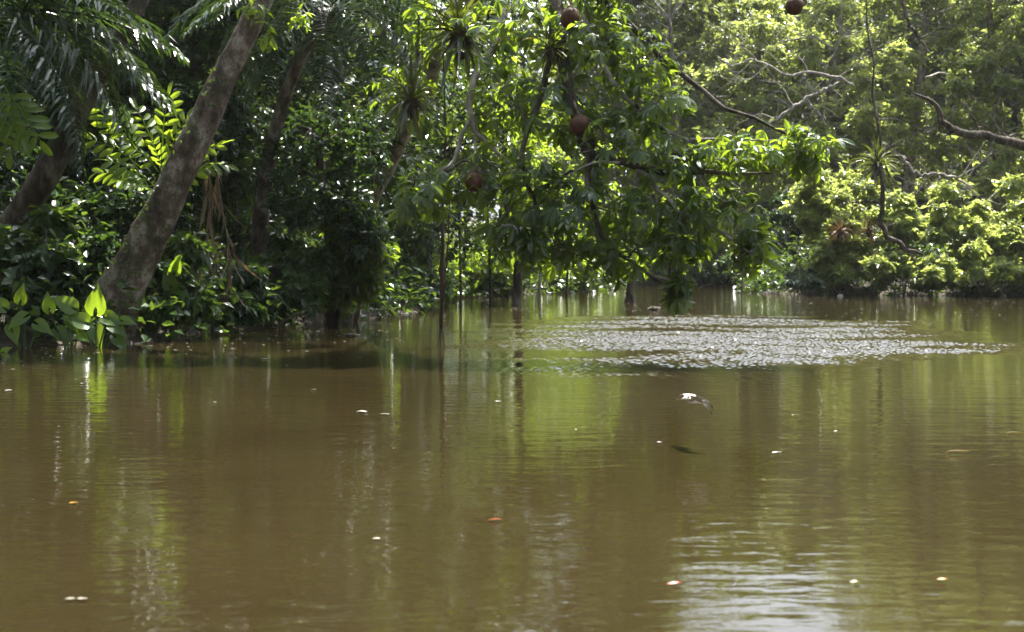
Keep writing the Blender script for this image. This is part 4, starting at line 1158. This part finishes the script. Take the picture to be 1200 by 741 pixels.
# undergrowth on every bank close to the waterline
xs = rng.uniform(-24, 30, 75000); ys = rng.uniform(14, 76, 75000)
dd = river_distance(xs, ys)
k = (dd > np.where(ys < 40, -.30, -.5)) & (dd < rng.exponential(4.0, len(dd)) + .6)
xs, ys, dd = xs[k], ys[k], dd[k]
m = len(xs)
zz = ground_height(xs, ys)
hh = rng.uniform(.05, 1.3, m) ** 1.2 * np.clip(.5 + dd * .5, .5, 1.7)
B = np.stack([xs, ys, np.maximum(zz, 0)], -1)
E = B + np.stack([rng.normal(0, .2, m), rng.normal(0, .2, m), hh], -1)
pp = np.repeat(E, 5, 0) + rng.normal(0, .16, (5 * m, 3))
pp = pp[pp[:, 2] > .03]
q_ = len(pp)
solid('undergrowth', spread(LEAF_FAR, pp, ball(q_) * np.array([1, 1, .5]) + np.array([0, 0, -.1]), np.array([0, 0, 1.0]) + rng.normal(0, .5, (q_, 3)), rng.uniform(.12, .30, q_)), M_SHRUB, kind='stuff')
solid('undergrowth_stems', needles(B, E, np.full(m, .006)), M_BARKD, kind='stuff')

# ================================================================== the bird over the water
def bird():
    Y0 = 9.6
    ctr = at(811, 470, Y0)
    t = thing('flying_bird', 'small pale bird with grey wing tips flying low over the water', 'bird', ctr)
    s = .128 / 1.0
    # body frame: f forward (to the left, a little toward the viewer), u up, l its left wing side (toward the viewer)
    f = unit(np.array([-.93, -.30, .10])); l = unit(np.cross([0, 0, 1.0], f)); u = np.cross(f, l)
    me = bpy.data.meshes.new('body')
    bm_V, bm_F = [], []
    def W(a, b_, c):
        return f * a + l * b_ + u * c
    secs = [(-.085, .006, .003, .004), (-.060, .013, .007, .002), (-.035, .017, .014, 0), (-.005, .021, .020, -.001), (.025, .020, .020, .001), (.045, .014, .014, .006), (.058, .014, .0145, .009), (.070, .010, .010, .009), (.076, .0035, .003, .008), (.085, .0008, .0008, .0065)]
    ns = 12
    for x, w, h, z in secs:
        for k in range(ns):
            a = 2 * math.pi * k / ns
            bm_V.append(W(x, math.cos(a) * w, z + math.sin(a) * h))
    for i in range(len(secs) - 1):
        for k in range(ns):
            bm_F.append([i * ns + k, i * ns + (k + 1) % ns, (i + 1) * ns + (k + 1) % ns, (i + 1) * ns + k])
    bm_F.append(list(range(ns))[::-1]); bm_F.append([(len(secs) - 1) * ns + k for k in range(ns)])
    def wing(points):
        """points: (lead, trail) pairs from the root outwards; thin closed blade"""
        o = len(bm_V)
        m = len(points)
        for i, (p, q__) in enumerate(points):
            nrm = u * (.0055 * (1 - .45 * i / (m - 1)))
            mid = (p + q__) / 2
            for v in (p, mid + nrm * 1.4, q__ + nrm * .2, mid - nrm):
                bm_V.append(v)
        for i in range(m - 1):
            for k in range(4):
                bm_F.append([o + 4 * i + k, o + 4 * i + (k + 1) % 4, o + 4 * i + 4 + (k + 1) % 4, o + 4 * i + 4 + k])
        bm_F.append([o, o + 1, o + 2, o + 3]); e = o + 4 * (m - 1); bm_F.append([e + 3, e + 2, e + 1, e])
    def A(px, py, Y):
        return at(px, py, Y) - ctr
    wing([(A(800, 467, 9.58), A(818, 472, 9.57)), (A(807, 462, 9.53), A(822, 474, 9.53)), (A(816, 463, 9.47), A(826, 476, 9.49)), (A(825, 466, 9.42), A(829, 480, 9.44)), (A(832, 471, 9.39), A(832, 485, 9.40)), (A(836, 478, 9.37), A(835, 489, 9.37)), (A(838, 486, 9.36), A(838, 490, 9.36))])
    wing([(A(803, 467, 9.62), A(817, 468, 9.62)), (A(801, 463, 9.68), A(817, 465, 9.68)), (A(799, 462, 9.74), A(815, 463, 9.75)), (A(795, 464, 9.79), A(808, 464, 9.80)), (A(792, 469, 9.83), A(796, 468, 9.84))])
    # forked tail
    wing([(W(-.06, .006, .003), W(-.06, -.006, .003)), (W(-.095, .014, .004), W(-.095, .004, .004)), (W(-.125, .022, .005), W(-.122, .018, .005))])
    wing([(W(-.06, .006, .003), W(-.06, -.006, .003)), (W(-.095, -.004, .004), W(-.095, -.014, .004)), (W(-.122, -.018, .005), W(-.125, -.022, .005))])
    me.from_pydata([tuple(v) for v in bm_V], [], bm_F)
    me.update()
    m, N, L = nodes_of('pale plumage')
    b = N['Principled BSDF']; b.inputs['Roughness'].default_value = .8
    tc = N.new('ShaderNodeTexCoord')
    sep = N.new('ShaderNodeSeparateXYZ'); L.new(tc.outputs['Object'], sep.inputs[0])
    tip = ramp(N, L, math_node(N, L, 'MULTIPLY', sep.outputs[0], 10), [(.0, (.58, .52, .45)), (.80, (.52, .46, .41)), (1.0, (.050, .048, .060))])
    n2 = noise(N, L, tc.outputs['Object'], 90, 4)
    mx = N.new('ShaderNodeMix'); mx.data_type = 'RGBA'; mx.blend_type = 'MULTIPLY'; mx.inputs[0].default_value = .5
    L.new(tip.outputs[0], mx.inputs[6]); L.new(n2.outputs[0], mx.inputs[7])
    belly = ramp(N, L, math_node(N, L, 'ADD', math_node(N, L, 'MULTIPLY', sep.outputs[2], 40), .5), [(.36, (.80, .79, .77)), (.52, (0, 0, 0))])
    mx2 = N.new('ShaderNodeMix'); mx2.data_type = 'RGBA'; mx2.blend_type = 'LIGHTEN'; mx2.inputs[0].default_value = 1
    inb = math_node(N, L, 'LESS_THAN', sep.outputs[0], .075)
    mx3 = N.new('ShaderNodeMix'); mx3.data_type = 'RGBA'
    L.new(inb, mx3.inputs[0]); mx3.inputs[6].default_value = (0, 0, 0, 1); L.new(belly.outputs[0], mx3.inputs[7])
    L.new(mx.outputs[2], mx2.inputs[6]); L.new(mx3.outputs[2], mx2.inputs[7])
    L.new(mx2.outputs[2], b.inputs['Base Color'])
    me.materials.append(m)
    o = link('body', me, t)
    md = o.modifiers.new('join', 'REMESH'); md.mode = 'VOXEL'; md.voxel_size = .0016; md.use_smooth_shade = True
    # eyes
    for sgn in (-1, 1):
        V, F = tube([ctr + W(.060, sgn * .0128, .011), ctr + W(.060, sgn * .0148, .011)], [.0022, .0014], 7, n=3)
        solid('eye', (V, F), M_ROOT, t, smooth=True)
bird()

# ================================================================== leaves and twigs adrift
M_PETAL = leaf_material('pale fallen leaf', (.26, .24, .18), (.42, .40, .33), (.3, .3, .2), .15, .5)
M_RED = leaf_material('red fallen leaf', (.38, .07, .02), (.5, .11, .03), (.4, .1, .03), .2, .4)
M_ORANGE = leaf_material('orange fallen leaf', (.48, .22, .02), (.55, .28, .03), (.4, .2, .03), .2, .4)
M_YELLOW = leaf_material('yellow twig', (.34, .26, .06), (.44, .34, .08), (.3, .25, .05), .2, .5)
GL = 'leaves adrift on the river'
DR = [  # px, py, length in m, angle, material, label
    (424, 483, .11, .1, M_PETAL, 'pale curled leaf adrift on the calm middle water, left one of a pair'), (451, 486, .10, -.1, M_PETAL, 'pale flat leaf adrift on the calm middle water, right one of a pair'),
    (584, 471, .07, 0, M_PETAL, 'small pale leaf adrift just below the dark band of shade'), (932, 487, .08, .05, M_PETAL, 'pale leaf adrift to the right below the bird'),
    (910, 531, .08, .3, M_PETAL, 'pale bent leaf adrift on the green reflection right of the bird'), (979, 506, .04, .2, M_PETAL, 'tiny white petal adrift between the two pale leaves and the yellow twig'),
    (580, 610, .085, .05, M_RED, 'red leaf adrift in the middle of the river'), (790, 685, .075, .2, M_RED, 'red leaf adrift at the edge of the bright ripples'),
    (86, 590, .055, .0, M_ORANGE, 'small orange leaf adrift on the brown water at the left'), (1104, 680, .06, .1, M_ORANGE, 'orange leaf adrift near the bottom right corner'),
    (82, 703, .05, .1, M_PETAL, 'white petal adrift near the bottom left corner, nearer the edge'), (96, 703, .055, -.2, M_PETAL, 'white curled petal adrift near the bottom left corner, beside another petal'),
    (441, 632, .045, 0, M_PETAL, 'tiny pale leaf adrift on plain brown water left of the red leaf'), (675, 504, .04, 1.2, M_PETAL, 'tiny upright petal adrift on the green reflection left of the bird'),
    (367, 457, .07, 0, M_PETAL, 'pale leaf adrift where the shade band ends'), (252, 472, .04, .4, M_PETAL, 'tiny white petal adrift in the reflection of the leaning trunk'), (98, 450, .08, .1, M_PETAL, 'pale leaf adrift below the tallest arum'),
    (10, 458, .09, 0, M_PETAL, 'pale leaf adrift at the left picture edge'), (1122, 531, .20, .0, M_YELLOW, 'yellow twig afloat on the right of the river'), (1188, 508, .14, .05, M_YELLOW, 'short yellow twig afloat at the right picture edge'),
    (1002, 683, .05, .1, M_PETAL, 'tiny pale leaf adrift on the bottom right ripples'), (773, 519, .05, .1, M_PETAL, 'small pale petal adrift below the bird'), (310, 421, .10, .1, M_PETAL, 'pale leaf adrift in the shade close to the left bank'),
]
for px, py, L_, an, mat, lab in DR:
    p = on_water(px, py, .006)
    V, F = leaf_template(.42 if mat is not M_YELLOW else .035, .045, -.03, rows=(.2, .5, .8), shape=(.7, 1, .7))
    V = V - np.array([0, .5, 0]); V = V * L_ * .85 + np.array([0, 0, .004])
    V[:, 2] += .02 * L_ * rng.normal(size=len(V))
    c_, s_ = math.cos(an - math.pi / 2), math.sin(an - math.pi / 2)
    o = solid('drifting_twig' if mat is M_YELLOW else 'drifting_leaf', (V @ np.array([[c_, s_, 0], [-s_, c_, 0], [0, 0, 1.0]]), F), mat)
    o.location = [float(x) for x in p]
    sm = o.modifiers.new('body', 'SOLIDIFY'); sm.thickness = .0015
    tag(o, lab, 'leaf' if mat is not M_YELLOW else 'twig', GL if mat is not M_YELLOW else None)
# driftwood near the flooded stump and by the left bank
for pts, r, lab in (([on_water(759, 363, -.02), on_water(766, 362, .04), on_water(773, 361, -.01)], [.03, .06, .03], 'dark knotty driftwood afloat right of the stump'),
                    ([on_water(404, 393), on_water(412, 393, .03), on_water(421, 393)], [.02, .03, .015], 'thin dark stick afloat by the left bank shade')):
    o = solid('driftwood', tube(pts, r, 7, n=10, bump=.15), M_BARKD, smooth=True)
    tag(o, lab, 'driftwood', 'driftwood')
# specks of froth and petals gathered along the shade of the banks
n = 900
px = rng.uniform(-10, 1210, n)
py = np.where(px < 480, rng.normal(402, 14, n) - px * .035, rng.normal(362, 10, n))
P_ = np.array([on_water(a, max(b_, 345), .004) for a, b_ in zip(px, py)])
P_ = P_[river_distance(P_[:, 0], P_[:, 1]) < -.05]
n = len(P_)
solid('froth', spread(leaf_template(.7, .02, .0, rows=(.45,), shape=(1,)), P_, np.stack([rng.normal(0, 1, n), rng.normal(0, 1, n), np.zeros(n)], -1), np.tile([0, 0, 1.0], (n, 1)), rng.uniform(.015, .07, n) * (.4 + P_[:, 1] / 35)), M_PETAL, kind='stuff')

# ------------------------------------------------------------------ the damp air over the river
hz = bpy.data.materials.new('damp air'); hz.use_nodes = True
hn = hz.node_tree
for nd in list(hn.nodes):
    if nd.type != 'OUTPUT_MATERIAL':
        hn.nodes.remove(nd)
pv = hn.nodes.new('ShaderNodeVolumePrincipled')
pv.inputs['Color'].default_value = (.92, .95, 1, 1)
pv.inputs['Density'].default_value = .00012
pv.inputs['Anisotropy'].default_value = .45
hn.links.new(pv.outputs[0], hn.nodes['Material Output'].inputs['Volume'])
x0, x1, y0, y1, z0, z1 = -705., 705., -505., 905., -3., 60.
V = np.array([(x, y, z) for z in (z0, z1) for y in (y0, y1) for x in (x0, x1)])
haze = solid('haze', (V, np.array([[0, 2, 3, 1], [4, 5, 7, 6], [0, 1, 5, 4], [2, 6, 7, 3], [0, 4, 6, 2], [1, 3, 7, 5]])), hz, kind='stuff')
